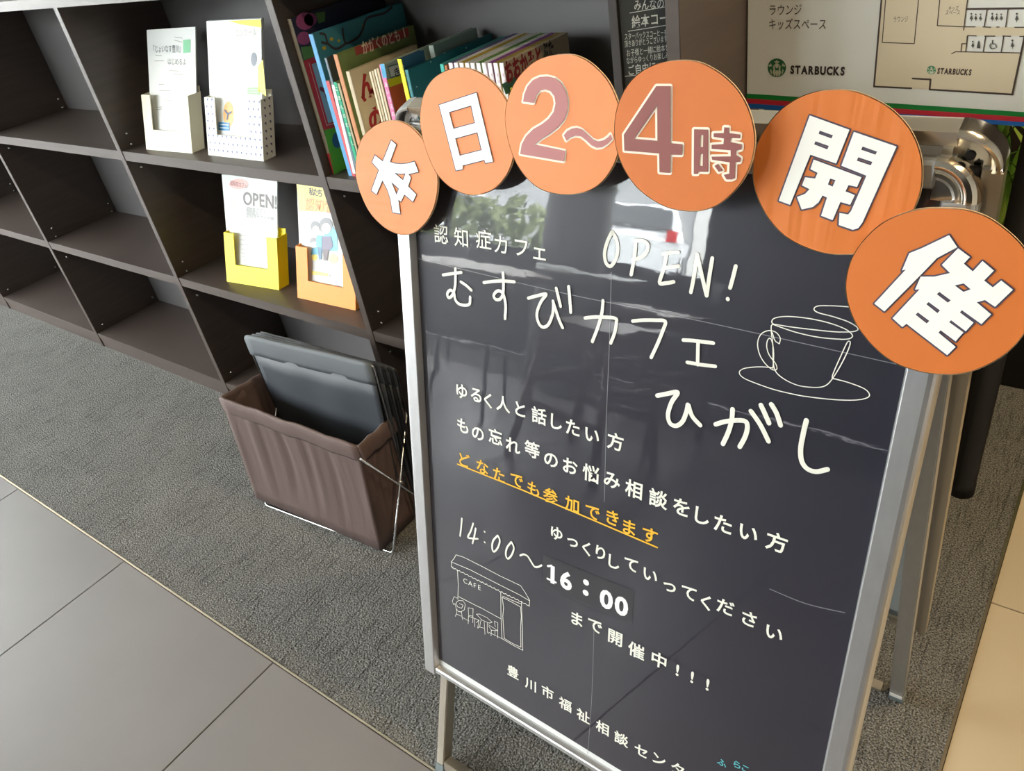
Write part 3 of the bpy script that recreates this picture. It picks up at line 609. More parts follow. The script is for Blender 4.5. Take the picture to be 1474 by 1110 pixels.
def leaflet(label, tl, tr, y0, z0, off, hx0, hx1, yawk=0, m=PAPER, th=.003):
    n_ = V((yawk, -1, SLL)).normalized(); u_ = V((1, yawk, 0)).normalized()
    pl = Plane((hx0, y0+off, z0), n_, u_); a_, b_ = pl.at(*tl), pl.at(*tr); x0, x1 = max(a_.x, hx0+.004), min(b_.x, hx1-.004); h = (a_.z+b_.z)/2-z0
    t = thing('leaflet', label, 'leaflet', ((x0+x1)/2, y0+off, z0), 'leaflets in the card holders')
    P = lambda x, z, d: V((x, y0+yawk*(x-hx0)+off+SLL*z+d, z0+z)); n = 4; pts = [(x0, .004), (x1, .004), (b_.x, h), (a_.x, h)]
    vs_ = [P(x, z, 0) for x, z in pts]+[P(x, z, th) for x, z in pts]
    mesh('sheet', vs_, [tuple(range(n)), tuple(range(n, 2*n))[::-1]]+[(i, i+n, (i+1) % n+n, (i+1) % n) for i in range(n)], m, t)
    return t, pl
# white
h1, hp = holder('leaflet_holder', 'cream card leaflet holder, leftmost on the upper shelf', 1.728, 1.928, .030, Z1, .127, .038, CARDW, yawk=.04)
l1, lp = leaflet('white leaflet with black handwriting and a small green picture, in cream holder', (211, 42), (281, 40), .030, Z1, .011, 1.728, 1.928, .07)
Q = zc(190, 20, 5.045)
G1 = ink(120, 120, 118); K1 = ink(60, 60, 62); GR = ink(120, 200, 150)
fitline('print', lp, '『じょいなす豊川』', *Q([(140, 256), (368, 254)]), .019, K1, l1)
fitline('print', lp, 'はじめるよ', *Q([(258, 346), (395, 350)]), .017, G1, l1)
fill('picture', lp, [[Q([(372, 190), (424, 184), (424, 280), (372, 284)])]], GR, l1)
for i, (a, b) in enumerate((((275, 412), (340, 415)), ((300, 438), (370, 440)), ((195, 512), (232, 512)), ((200, 556), (280, 558)), ((310, 168), (365, 176)), ((308, 190), (365, 206)), ((170, 300), (215, 302)), ((165, 342), (230, 340)), ((230, 625), (290, 628)), ((180, 680), (220, 675)), ((180, 695), (220, 690)))):
    stroke('print_line', lp, [Q([a, b])], .0014, ink(170, 168, 160), l1, smooth=False)
# patterned
h2, hp2 = holder('leaflet_holder', 'white leaflet holder patterned with tiny blue pennants', 1.994, 2.212, .040, Z1, .125, .036, CARDP)
l2, lp2 = leaflet('white and yellow leaflet with a grey balloon picture in the pennant-patterned holder', (297, 30), (376, 27), .040, Z1, .009, 1.994, 2.212, .01, th=.008)
BL = ink(60, 78, 130); 
vs_ = []
tri = []
for r in range(8):
    for c in range(12):
        x = 1.994+.218*(c+.5+(.25 if r % 2 else 0))/12; z = .008+r*.0155
        if x > 2.21: continue
        if z > .046*1.0 and 1.994+.218*.17 < x < 2.212-.218*.21: continue
        p = hp2.p+V((0, -.0004, 0)); b = V((x, .040+SL*z-.0006, Z1+z)); tri.append(b)
vv, ff = [], []
for b in tri:
    k = len(vv); vv += [b+V((-.0035, SL*.007, .007)), b+V((.0035, SL*.007, .007)), b]; ff.append((k, k+2, k+1))
tag(mesh('pennant_pattern', vv, orient(vv, ff, V((0, -1, .4))), BL, h2, recalc=False), kind='stuff')
vv, ff = [], []
for r in range(8):
    for c in range(2):
        z = .008+r*.0155; y = .040+SL*z+.010+c*.014; b = V((2.2124, y, Z1+z)); k = len(vv); vv += [b+V((0, -.003+.003, .007)), b+V((0, .006, .007)), b+V((0, .003, 0))]; ff.append((k, k+1, k+2))
tag(mesh('pennant_pattern', vv, orient(vv, ff, V((1, 0, 0))), ink(70, 75, 110), h2, recalc=False), kind='stuff')
YE = ink(250, 225, 90)
fill('print', lp2, [[Q([(700, 52), (935, 40), (942, 100), (800, 78)])], [Q([(915, 380), (950, 330), (975, 600), (915, 560)])]], YE, l2)
fill('print', lp2, [[[(190+(885+22*math.cos(a))/5.045, 20+(330+52*math.sin(a))/5.045) for a in [k*.524 for k in range(12)]]]], ink(120, 128, 140), l2)
fill('print', lp2, [[Q([(838, 536), (932, 532), (932, 590), (838, 582)])]], ink(140, 205, 130), l2)
stroke('print_line', lp2, [Q([(845, 552), (912, 552)]), Q([(845, 568), (912, 570)])], .0012, PAPER, l2, .0012, smooth=False)
fill('print', lp2, [[[(190+(700+38*math.cos(a))/5.045, 20+(730+95*math.sin(a))/5.045) for a in [k*.393 for k in range(16)]]]], ink(225, 170, 90), l2)
fill('print', lp2, [[Q([(628, 786), (708, 790), (706, 850), (628, 842)])]], ink(30, 130, 190), l2, .0012)
stroke('print_line', lp2, [Q([(638, 804), (698, 806)]), Q([(638, 826), (698, 830)])], .002, PAPER, l2, .0016, smooth=False)
stroke('print_line', lp2, [Q([(675, 700), (695, 725), (720, 712)]), Q([(695, 725), (690, 765)])], .004, ink(40, 60, 110), l2, .0016)
fitline('print', lp2, 'コンクール', *Q([(750, 142), (905, 130)]), .020, ink(205, 200, 190), l2)
# yellow
h3, _p = holder('leaflet_holder', 'bright yellow card leaflet holder on the middle shelf', 1.837, 2.046, .042, Z2, .130, .036, CARDY, yawk=.10)
l3, lp3 = leaflet('white leaflet headed OPEN! standing in the yellow holder', (319, 249), (399, 258), .042, Z2, .009, 1.837, 2.046, .13)
Q = zc(310, 240, 5.286)
fitline('print', lp3, 'OPEN!', *Q([(206, 238), (470, 274)]), .048, ink(128, 122, 122), l3, bold=.02, latin=True)
fill('print', lp3, [[[(310+(178+72*math.cos(a))/5.286, 240+(132+40*math.sin(a))/5.286) for a in [k*.393 for k in range(16)]]]], ink(245, 195, 190), l3)
fitline('print', lp3, '認知症カフェ', *Q([(112, 122), (242, 148)]), .014, ink(150, 90, 90), l3, .0013)
fill('print', lp3, [[Q([(108, 260), (140, 250), (145, 320), (110, 335)])]], ink(250, 215, 210), l3)
for k, (x0_, y0_, x1_) in enumerate([(232, 318, 385), (232, 345, 350), (235, 372, 445), (172, 438, 270), (172, 468, 430), (172, 492, 375), (180, 520, 430), (190, 555, 360), (195, 590, 358), (200, 628, 370), (200, 655, 375), (205, 685, 380), (215, 715, 380), (220, 740, 380)]):
    s = (x1_-x0_)*.14
    if k < 3: fitline('print', lp3, '認知症カフェの開催'[:max(5, int((x1_-x0_)/24))], *Q([(x0_, y0_), (x1_, y0_+s)]), .011, ink(150, 150, 152), l3)
    else: stroke('print_line', lp3, [Q([(x0_, y0_), (x1_, y0_+s*.8)])], .0013, ink(165, 170, 175), l3, smooth=False)
# orange
h4, _p = holder('leaflet_holder', 'orange card leaflet holder beside a shelf divider', 2.136, 2.350, .052, Z2, .128, .034, CARDO, yawk=.04, fx=.20)
l4, lp4 = leaflet('yellow-headed leaflet picturing a grey-haired family, in the orange holder', (427, 263), (511, 274), .052, Z2, .010, 2.136, 2.350, .04)
fill('print', lp4, [[Q([(616, 122), (860, 155), (905, 345), (636, 338)])]], ink(252, 232, 140), l4)
text('print', lp4, row('私たち', *Q([(732, 190), (795, 200)])), .021, ink(90, 90, 95), l4, .0012, bold=.02)
text('print', lp4, row('認知症', *Q([(720, 285), (860, 305)])), .034, ink(240, 170, 120), l4, .0012, bold=.02)
def blob(cx, cy, rx, ry, n=16): return [(310+(cx+rx*math.cos(2*math.pi*k/n))/5.286, 240+(cy+ry*math.sin(2*math.pi*k/n))/5.286) for k in range(n)]
fill('illustration', lp4, [[Q([(880, 440), (925, 500), (930, 640), (800, 640), (800, 560)])], [Q([(735, 620), (800, 600), (800, 665), (725, 670)])]], ink(130, 205, 235), l4, .0010)
fill('illustration', lp4, [[blob(840, 450, 52, 62)], [blob(758, 455, 34, 42)], [blob(750, 565, 32, 26)]], ink(150, 150, 155), l4, .0012)
fill('illustration', lp4, [[blob(842, 470, 34, 42)], [blob(764, 478, 26, 30)], [blob(754, 592, 26, 22)]], ink(250, 236, 222), l4, .0015)
fill('illustration', lp4, [[Q([(815, 530), (880, 530), (895, 605), (870, 640), (808, 630)])]], ink(130, 125, 150), l4, .0017)
fill('illustration', lp4, [[Q([(770, 520), (812, 525), (806, 640), (765, 600)])]], ink(120, 195, 225), l4, .0016)
fill('illustration', lp4, [[Q([(818, 625), (862, 630), (850, 715), (822, 712)])]], ink(120, 110, 115), l4, .0018)
fill('illustration', lp4, [[Q([(775, 610), (812, 615), (805, 705), (788, 708)])]], ink(110, 145, 175), l4, .0018)
fill('illustration', lp4, [[Q([(728, 790), (860, 812), (858, 835), (735, 822)])], [blob(752, 690, 22, 24)]], ink(253, 235, 130), l4, .0010)
fill('illustration', lp4, [[blob(896, 700, 34, 40)]], ink(250, 205, 160), l4, .0010)
stroke('print_line', lp4, [Q([(825, 462), (830, 464)]), Q([(850, 468), (854, 470)]), Q([(752, 478), (755, 480)]), Q([(775, 484), (778, 486)]), Q([(865, 835), (885, 822)])], .0012, ink(70, 70, 75), l4, .0020, smooth=False)

# ================================================================== BOOKS
def book(label, x, th, h, dep, spine, cover, z=Z1, y=.020, pages=(.85, .82, .72), grp='picture books standing on the upper shelf'):
    t = thing('picture_book', label, 'book', (x+th/2, y+dep/2, z), grp)
    b = min(.0016, th*.22)
    box('spine', (x, y, z), (x+th, y+b, z+h), spine, t, bevel=min(.0006, b*.3))
    box('front_cover', (x+th-b, y+b, z), (x+th, y+dep, z+h), cover, t)
    box('back_cover', (x, y+b, z), (x+b, y+dep, z+h), cover, t)
    box('page_block', (x+b, y+b, z+.003), (x+th-b, y+dep-.003, z+h-.003), mat('pages', pages, .8) if pages else PAPER, t)
    return t, Plane((x+th, y, z), (1, 0, 0), (0, 1, 0)), Plane((x, y, z), (0, -1, 0), (1, 0, 0))
Q = zc(400, 0, 4.268)
t, cp, sp = book('tall red-bordered picture book with pink flowers, first against the divider', 2.4695, .011, .302, .262, ink(150, 140, 120), ink(50, 46, 66))
fill('cover_print', cp, [[Q([(285, 800), (345, 770), (430, 1030), (345, 1075)])]], ink(90, 165, 50), t, .0003)
fill('cover_print', cp, [[Q([(158, 375), (245, 340), (330, 520), (362, 780), (282, 800)])]], ink(190, 48, 60), t, .0004)
fill('cover_print', cp, [[Q([(208, 395), (262, 375), (330, 500), (358, 740), (310, 758)])]], ink(150, 180, 205), t, .0006)
stroke('cover_print', cp, [Q([(190, 385), (300, 770), (360, 755)])], .0012, ink(220, 190, 190), t, .0008, smooth=False)
stroke('cover_print', cp, [Q([(265, 545), (300, 560), (325, 530)]), Q([(280, 490), (300, 590), (315, 610)])], .008, ink(130, 50, 70), t, .0008)
for (cx, cy, rx) in ((165, 130, 55), (160, 235, 42), (200, 120, 40), (235, 350, 22)): fill('cover_print', cp, [[[(400+(cx+rx*math.cos(k*.524))/4.268, (cy+rx*math.sin(k*.524))/4.268) for k in range(12)]]], ink(165, 75, 120), t, .0005)
fill('cover_print', cp, [[Q([(140, 290), (215, 280), (235, 345), (160, 370)])], [Q([(230, 80), (290, 70), (290, 130), (250, 145)])]], ink(95, 130, 70), t, .0006)
fill('cover_print', cp, [[[(400+(365+32*math.cos(k*.524))/4.268, (860+50*math.sin(k*.524))/4.268) for k in range(12)]]], ink(50, 90, 130), t, .0007)
fill('spine_print', sp, [[Q([(300, 945), (322, 940), (358, 1075), (335, 1065)])]], ink(170, 40, 50), t, .0003)
t, cp, sp = book('light blue picture book with a bare branch and teal sky on its cover', 2.519, .012, .274, .25, ink(95, 165, 215), ink(70, 145, 162))
stroke('cover_print', cp, [Q([(700, 45), (655, 80), (600, 95), (545, 115), (520, 180), (490, 230), (420, 265), (400, 210), (398, 175)]), Q([(420, 265), (360, 300), (310, 270), (290, 215), (260, 205)]), Q([(310, 270), (270, 260)])], .0045, ink(75, 65, 75), t, .0004)
fill('cover_print', cp, [[[(400+(cx+rx*math.cos(k*.785))/4.268, (cy+rx*math.sin(k*.785))/4.268) for k in range(8)]] for cx, cy, rx in ((330, 240, 12), (375, 250, 9), (285, 295, 13), (525, 160, 10))], ink(200, 170, 60), t, .0005)
book('thin picture book with a plain dark grey cover behind the green one', 2.545, .006, .232, .20, ink(120, 135, 150), ink(84, 84, 90))
t, cp, sp = book('slim book with a red and white spine', 2.530, .010, .190, .18, ink(215, 90, 95), ink(190, 190, 180))
fill('spine_print', sp, [[[(477, 122), (481, 122), (512, 250), (508, 250)]]], WHITEP, t, .0003)
t, cp, sp = book('slim book with an emerald green spine dotted with small letters', 2.5515, .009, .188, .18, ink(40, 170, 130), ink(150, 150, 110))
text('spine_print', sp, [(c, 484+i*4.0, 128+i*13) for i, c in enumerate('にほんのむかし')], .010, WHITEP, t, .0004)
book('slim beige-spined book left of the olive green picture book', 2.562, .006, .186, .18, ink(170, 165, 130), ink(110, 110, 100))
t, cp, sp = book('olive green picture book with a red title band of white lettering', 2.572, .011, .238, .215, ink(205, 140, 95), ink(118, 136, 78))
fill('title_band', cp, [[Q([(470, 290), (800, 168), (806, 222), (480, 342)])]], ink(165, 66, 60), t, .0004)
fitline('title_print', cp, 'かがくのとも', *Q([(515, 300), (752, 212)]), .026, ink(235, 215, 200), t, .0007, bold=.02)
text('title_print', cp, [('1', *Q([(775, 198)])[0])], .026, ink(235, 215, 200), t, .0007, bold=.02)
CRM = ink(214, 198, 166)
t, cp, sp = book('cream picture book with bold red letters down its cover', 2.594, .010, .208, .19, ink(205, 190, 160), CRM)
text('title_print', cp, [('ん', *Q([(548, 515)])[0]), ('ど', *Q([(565, 628)])[0]), ('の', *Q([(602, 735)])[0])], .042, ink(165, 40, 45), t, .0005, bold=.05)
for i in range(4):
    book(['thin cream paperback beside the red-lettered book', 'thin tan paperback, second after the red-lettered book', 'thin cream paperback, third after the red-lettered book', 'thin sand-coloured paperback left of the pink and blue spine'][i], 2.656+i*.0072, .0056, .208+.002*i, .19, [CRM, ink(190, 172, 140), ink(222, 208, 180), ink(200, 180, 150), CRM][i], [CRM, ink(180, 160, 130)][i % 2])
t, cp, sp = book('picture book with a pink and blue spine and an orange cover picture', 2.6865, .011, .220, .20, ink(225, 120, 170), ink(168, 178, 158))
fill('spine_print', sp, [[[(547, 92), (553, 92), (557, 112), (551, 112)]]], ink(70, 160, 205), t, .0004)
text('spine_print', sp, [(c, 556+i*2.6, 122+i*10.5) for i, c in enumerate('あいうえお')], .010, WHITEP, t, .0005)
J = zc(540, 30, 5.264)
fill('cover_print', cp, [[J([(88, 448), (290, 380), (310, 560), (120, 520)])]], ink(225, 215, 35), t, .0004)
fill('cover_print', cp, [[J([(105, 505), (290, 440), (330, 640), (155, 690)])]], ink(215, 100, 50), t, .0006)
fill('cover_print', cp, [[J([(155, 690), (330, 640), (345, 760), (185, 760)])]], ink(66, 62, 110), t, .0006)
stroke('cover_print', cp, [J([(96, 348), (200, 318)]), J([(96, 348), (118, 430)]), J([(118, 430), (215, 400)])], .0018, ink(70, 110, 100), t, .0006, smooth=False)
fill('cover_print', cp, [[J([(100, 352), (205, 322), (215, 398), (122, 426)])]], ink(205, 208, 195), t, .0005)
text('title_print', cp, [('き', *J([(165, 388)])[0])], .017, ink(40, 42, 44), t, .0009, bold=.02)
book('grey-green picture book, its pale top edge running back beside the teal one', 2.716, .012, .226, .13, ink(150, 160, 150), ink(165, 178, 168), y=.125)
t, cp, sp = book('navy book with a bright yellow spine', 2.735, .010, .230, .06, ink(235, 225, 20), ink(35, 75, 105))
text('spine_print', sp, [(c, 581+i*3.2, 98+i*11) for i, c in enumerate('どうぶつえん')], .008, ink(80, 80, 30), t, .0004)
t, cp, sp = book('large dark teal picture book with a plain speckled cover', 2.748, .007, .212, .245, ink(60, 140, 150), ink(24, 96, 106))
fill('cover_print', cp, [[[(x+1.1*math.cos(k*1.05), y+1.1*math.sin(k*1.05)) for k in range(6)]] for x, y in ((671, 69), (620, 89), (650, 110), (640, 76), (600, 125), (700, 75))], ink(190, 205, 205), t, .0004)
book('short pale blue paperback left of the white series', 2.820, .009, .186, .17, ink(150, 195, 215), ink(200, 200, 190))
book('slim turquoise-spined book left of the white series', 2.8325, .008, .222, .18, ink(40, 170, 155), ink(70, 150, 140))
book('slim orange-brown book directly left of the white series', 2.842, .006, .220, .18, ink(170, 100, 50), ink(170, 110, 60))
W1 = ink(232, 226, 230); tops = [ink(120, 110, 150), ink(225, 222, 215), ink(190, 160, 60), ink(205, 205, 195), ink(215, 210, 205), ink(110, 150, 80), ink(225, 222, 215), ink(155, 90, 160), ink(180, 160, 80), ink(196, 180, 150)]
names = ['first', 'second', 'third', 'fourth', 'fifth', 'sixth', 'seventh', 'eighth', 'ninth']
for i in range(10):
    lab = 'slim white-spined picture book, %s from the left in the white series' % names[i] if i < 9 else 'white-spined picture book with red handwritten title, last of the white series'
    t, cp, sp = book(lab, 2.852+i*.0119, .0085, .224, .19, W1, tops[i], pages=(.6, .58, .55), grp='white-spined picture books beside the teal book')
    text('spine_print', sp, [(c, 650+i*8.3+j*2.2, 108+j*9) for j, c in enumerate('えほん')], .006, ink(170, 110, 120), t, .0004)
J2 = zc(540, 30, 5.264)
fitline('title_print', cp, 'おおかみと', *J2([(985, 405), (1265, 262)]), .036, ink(150, 40, 45), t, .0006, bold=.05)
fitline('title_print', cp, 'ぶた', *J2([(1268, 245), (1355, 205)]), .034, ink(60, 50, 50), t, .0006, bold=.03)
fill('cover_print', cp, [[J2([(960, 480), (1380, 240), (1380, 320), (990, 560)])]], ink(75, 125, 105), t, .0004)
book('short book with a yellow spine at the right end of the row', 2.974, .010, .186, .19, ink(225, 215, 30), ink(70, 125, 105))

# ================================================================== BLACKBOARD STANDING IN THE SHELF
a = math.radians(30); bu = V((math.cos(a), math.sin(a), 0)); bn = V((math.sin(a), -math.cos(a), 0))
BP = Plane((3.178, .033, Z1), bn, bu)
bb = thing('menu_blackboard', 'small grey blackboard with chalk writing standing at the shelf end', 'blackboard', (3.2, .05, Z1))
SLATE = mat('slate_board', (.050, .055, .055), .55, noise=(8, .15)); WHC = ink(215, 220, 215)
boxf('slate', BP.p, bu, V((0, 0, 1)), bn, (0, .090), (0, .45), (-.006, 0), SLATE, bb)
boxf('frame_strip', BP.p, bu, V((0, 0, 1)), bn, (-.016, -.004), (0, .45), (-.008, .004), mat('grey_frame', (.11, .11, .12), .5), bb, bevel=.001)
boxf('frame_strip', BP.p, bu, V((0, 0, 1)), bn, (-.004, -.0002), (.19, .45), (-.007, .0015), BLACK, bb)
Q = zc(860, 0, 5.55)
fitline('chalk_lettering', BP, 'みんなの', *Q([(290, 44), (535, 28)]), 0.015, WHC, bb, bold=.01)
fitline('chalk_lettering', BP, '絵本コーナ', *Q([(272, 180), (640, 130)]), 0.0174, WHC, bb, bold=.01)
stroke('chalk_lettering', BP, [Q([(258, 104), (535, 56)]), Q([(245, 250), (560, 200)]), Q([(218, 610), (330, 598)])], .0009, WHC, bb, smooth=False)
fitline('chalk_lettering', BP, 'スターバックスコーヒーを', *Q([(215, 296), (560, 258)]), 0.0102, WHC, bb)
fitline('chalk_lettering', BP, '頂きありがとうございます', *Q([(215, 355), (560, 308)]), 0.0102, WHC, bb)
fitline('chalk_lettering', BP, 'お子様と一緒に絵本を', *Q([(230, 428), (575, 378)]), 0.010799999999999999, WHC, bb)
fitline('chalk_lettering', BP, 'ながらゆっくりお楽しみ', *Q([(230, 488), (572, 440)]), 0.0102, WHC, bb)
fitline('chalk_lettering', BP, 'ご自由に', *Q([(240, 568), (470, 528)]), 0.015, WHC, bb, bold=.01)

# ================================================================== WAYFINDING BOARD
za = .92; pA = onz(1074.4, 155.7, za); pB = onz(1474, 182.2, za); wu = (pB-pA).normalized(); wn = wu.cross(V((0, 0, 1)))
WP = Plane(pA, wn, wu); WP.v = V((0, 0, 1))
wb = thing('guide_board', 'white floor-plan guide board with green, red and blue stripes', 'sign board', (pA.x+.3, pA.y+.02, 0))
boxf('panel', pA, wu, V((0, 0, 1)), wn, (0, .62), (0, .62), (-.012, 0), mat('satin_white_print', (.74, .74, .70), .32), wb, bevel=.0008)
S_ = zc(1060, 0, 3.469)
def stripe(y0a, y1a, y0b, y1b, m): fill('stripe', WP, [[[(1074.6, y0a), (1520, y0b), (1520, y1b), (1074.6, y1a)]]], m, wb)
k = 46/400
def yb(a, b): return a+(b-a)*445.4/399.6
stripe(134.6, 141.6, yb(134.6, 161.4), yb(141.6, 168.6), ink(0, 120, 45)); stripe(141.6, 148.6, yb(141.6, 168.6), yb(148.6, 175.8), ink(185, 30, 50)); stripe(148.6, 155.5, yb(148.6, 175.8), yb(155.5, 182), ink(15, 90, 165))
fill('map_area', WP, [[S_([(737, -150), (687, 432), (965, 447), (1378, 472), (1420, 262), (1145, 258), (1150, 178), (1450, 180), (1450, 136), (1138, 132), (1165, -150)])]], ink(214, 200, 172), wb)
MB = ink(66, 52, 44)
stroke('map_line', WP, [S_(p) for p in [[(732, -90), (687, 432), (873, 441)], [(880, 392), (970, 397), (965, 447), (1380, 472)], [(1378, 472), (1440, 180)], [(1152, 45), (1460, 41)]]], .0024, MB, wb, smooth=False)
stroke('map_line', WP, [S_(p) for p in [[(752, -90), (728, 212), (888, 218), (918, -90)], [(1024, -90), (1003, 128), (1138, 134), (1192, 134)], [(1166, -60), (1148, 40), (1135, 150)], [(1232, 134), (1270, 136)], [(1300, 135), (1312, 135)], [(1390, 136), (1450, 136)], [(1252, 48), (1238, 134)], [(1357, 45), (1345, 134)],
 [(1155, 178), (1198, 179)], [(1240, 180), (1290, 180)], [(1330, 180), (1370, 181)], [(1415, 182), (1440, 182)], [(1155, 178), (1145, 258)], [(1245, 180), (1232, 260)], [(1335, 180), (1322, 262)], [(1075, 268), (1095, 258), (1418, 264)], [(1122, 255), (1126, 218), (1145, 218)]]], .0012, MB, wb, smooth=False)
DG = ink(72, 72, 70)
def person_icon(x, y, s=1):
    c = S_([(x, y-18*s)])[0]; fill('map_icon', WP, [[[(c[0]+1.5*s*math.cos(k*.785), c[1]+1.5*s*math.sin(k*.785)) for k in range(8)]], [S_([(x, y-12*s), (x+10*s, y+12*s), (x+3*s, y+12*s), (x+1*s, y+24*s), (x-1*s, y+24*s), (x-3*s, y+12*s), (x-10*s, y+12*s)])]], DG, wb, .0009)
for x, y, s in ((1173, 85, .9), (1195, 86, .8), (1218, 86, .8), (1277, 85, .9), (1299, 86, .8), (1322, 86, .8), (1400, 87, 1), (1378, 220, 1), (1180, 222, .8)): person_icon(x, y, s)
fill('map_icon', WP, [[S_([(1205, 212), (1210, 202), (1214, 212), (1218, 242), (1200, 240)])]], DG, wb, .0009)
stroke('map_icon', WP, [S_([(1278, 202), (1280, 218), (1292, 220), (1298, 236)]), S_([(1272, 216), (1266, 230), (1276, 244), (1290, 240)])], .0011, DG, wb, .0009)
TX = ink(70, 60, 52)
fitline('lettering', WP, 'ラウンジ', *S_([(160, 52), (328, 48)]), .0165, TX, wb, .0008)
fitline('lettering', WP, 'キッズスペース', *S_([(160, 122), (452, 122)]), .0165, TX, wb, .0008)
fitline('lettering', WP, 'ラウンジ', *S_([(782, 97), (858, 95)]), .0085, TX, wb, .0009)
fitline('lettering', WP, 'キッズ', *S_([(1058, 42), (1110, 42)]), .0065, TX, wb, .0009); fitline('lettering', WP, 'スペース', *S_([(1043, 63), (1118, 63)]), .0065, TX, wb, .0009)
fitline('lettering', WP, 'STARBUCKS', *S_([(268, 348), (543, 356)]), .0158, ink(45, 32, 30), wb, .0008, bold=.05, latin=True)
fitline('lettering', WP, 'STARBUCKS', *S_([(1003, 354), (1175, 362)]), .0100, ink(60, 46, 40), wb, .0009, bold=.05, latin=True)
def emblem(cx, cy, r, green, pale):
    E = lambda pts: S_([(cx+x*r, cy+y*r) for x, y in pts])
    circ = E([(math.cos(k*.196), math.sin(k*.196)) for k in range(32)])
    fill('emblem', WP, [[circ]], green, wb, .0008)
    face = [E([(-.20, -.34), (-.12, -.46), (.12, -.46), (.20, -.34), (.18, -.08), (.0, .08), (-.18, -.08)])]
    crown = [E([(-.22, -.52), (-.28, -.74), (-.12, -.66), (0, -.86), (.12, -.66), (.28, -.74), (.22, -.52)])]
    star1 = [E([(-.92, -.30), (-.74, -.34), (-.66, -.52), (-.58, -.34), (-.52, -.14), (-.70, -.16), (-.84, -.08)])]; star2 = [[(2*S_([(cx, 0)])[0][0]-x, y) for x, y in star1[0]]]
    hair = [E([(-.26, -.4), (-.42, -.1), (-.36, .2), (-.46, .5), (-.30, .9), (-.18, .9), (-.14, .5), (-.20, .2), (-.24, -.02)])]; hair2 = [[(2*S_([(cx, 0)])[0][0]-x, y) for x, y in hair[0]]]
    tail = [E([(-.62, .1), (-.74, .3), (-.66, .6), (-.50, .78), (-.56, .4)])]; tail2 = [[(2*S_([(cx, 0)])[0][0]-x, y) for x, y in tail[0]]]
    body = [E([(-.12, .30), (.12, .30), (.14, .62), (.08, .95), (-.08, .95), (-.14, .62)])]
    fill('emblem', WP, [face, crown, star1, star2, hair, hair2, tail, tail2, body], pale, wb, .0011)
emblem(202, 338, 46, ink(28, 95, 55), ink(185, 185, 160)); emblem(974, 350, 22, ink(60, 130, 90), ink(205, 205, 180))
sx_ = WP.at(1306, 165)
cyl('stand_pole', (sx_.x, sx_.y+.022), .010, .012, 1.2, BLACK, wb, 16)
cyl('stand_base', (sx_.x, sx_.y+.022), .07, 0, .012, BLACK, wb, 24)
# black post and planter with reeds
tag(tube('trim_3', [(3.672, .512, 0), (3.672, .512, .03), (3.672, .512, .031), (3.672, .512, 3)], [.0275, .0275, .0262, .0262], BLACK, None, 20), kind='structure')
pn = thing('planter', 'black rectangular planter of green reed-like plants behind the black post', 'plant', (3.7, 1.1, 0))
box('trough', (3.30, .95, 0), (5.0, 1.25, .22), BLACK, pn, bevel=.004)
box('soil', (3.31, .97, .20), (4.98, 1.23, .225), mat('soil', (.03, .02, .015), .9), pn)
LEAFM = [mat('leaf_green', (.16, .34, .03), .4), mat('leaf_dark_green', (.06, .16, .02), .45), mat('leaf_lime', (.28, .42, .06), .4)]
rl = random.Random(11)
for i in range(110):
    bx, by = rl.uniform(3.36, 4.3), rl.uniform(1.0, 1.2); ang = rl.uniform(0, 6.28); H = rl.uniform(.35, .72); bend = rl.uniform(.05, .32); wd = rl.uniform(.008, .017)
    vs_, fs = [], []; K = 7; dr = V((math.cos(ang), math.sin(ang), 0)); sd = V((-dr.y, dr.x, 0))
    if by+dr.y*bend > 1.33: dr.y *= -1
    for k in range(K+1):
        s = k/K; p = V((bx, by, .225))+dr*bend*s*s+V((0, 0, H*(s-.25*s*s*s*bend*3))); wk = wd*math.sin(math.pi*(.12+.88*s))**.7*(1 if s < 1 else 0)+.0005
        vs_ += [p-sd*wk, p+dr*.002*(-1), p+sd*wk]
    for v in vs_: v.x = max(v.x, 3.28); v.y = min(v.y, 1.345)
    for k in range(K): fs += [(3*k, 3*k+1, 3*k+4, 3*k+3), (3*k+1, 3*k+2, 3*k+5, 3*k+4)]
    mesh('leaf', vs_, fs, rl.choice(LEAFM), pn, smooth=True)

# ================================================================== BROWN FABRIC BASKET
bk = thing('storage_basket', 'brown fabric storage basket on a folding wire frame, on the carpet', 'basket', (2.38, -.18, 0))
rim = [onz(318, 574, .318), onz(515, 645, .318), V((2.612, -.094, .318)), V((2.158, -.112, .318))]
b0 = onz(369, 717, .02); b1 = onz(549, 793, .012); bot = [b0, b1, V((b1.x-.004, b1.y+.13, .012)), V((b0.x+.01, b0.y+.14, .02))]
rk = random.Random(4)
def basket_side(n0, t0, n1, t1, nm, amp, cols=44):
    rows = 10; vs_, fs = [], []; nrm = (V(t1)-V(t0)).cross(V((0, 0, 1))).normalized()
    for r in range(rows+1):
        s = r/rows
        for c in range(cols+1):
            u = c/cols; p = (V(t0).lerp(V(t1), u)).lerp(V(n0).lerp(V(n1), u), s)
            k = math.sin(math.pi*u)**.5*amp; fold = .0026*math.sin(u*38+1.2*math.sin(3*u)+s*1.5)+.002*math.sin(u*71+s*2)+.0018*math.sin(u*17-s*4)
            sag = -.010*math.sin(math.pi*s)*(1-(2*u-1)**4*.2)
            p = p+nrm*((fold*math.sin(math.pi*min(1, s*1.1+.06))**.6)*k+sag*(1 if amp else 0)*k)
            vs_.append(p)
    for r in range(rows):
        for c in range(cols): a = r*(cols+1)+c; fs.append((a, a+1, a+cols+2, a+cols+1))
    o = mesh(nm, vs_, fs, BROWN, bk, smooth=True, recalc=False)
    m = o.modifiers.new('s', 'SOLIDIFY'); m.thickness = .0018; m.offset = 0
    return o
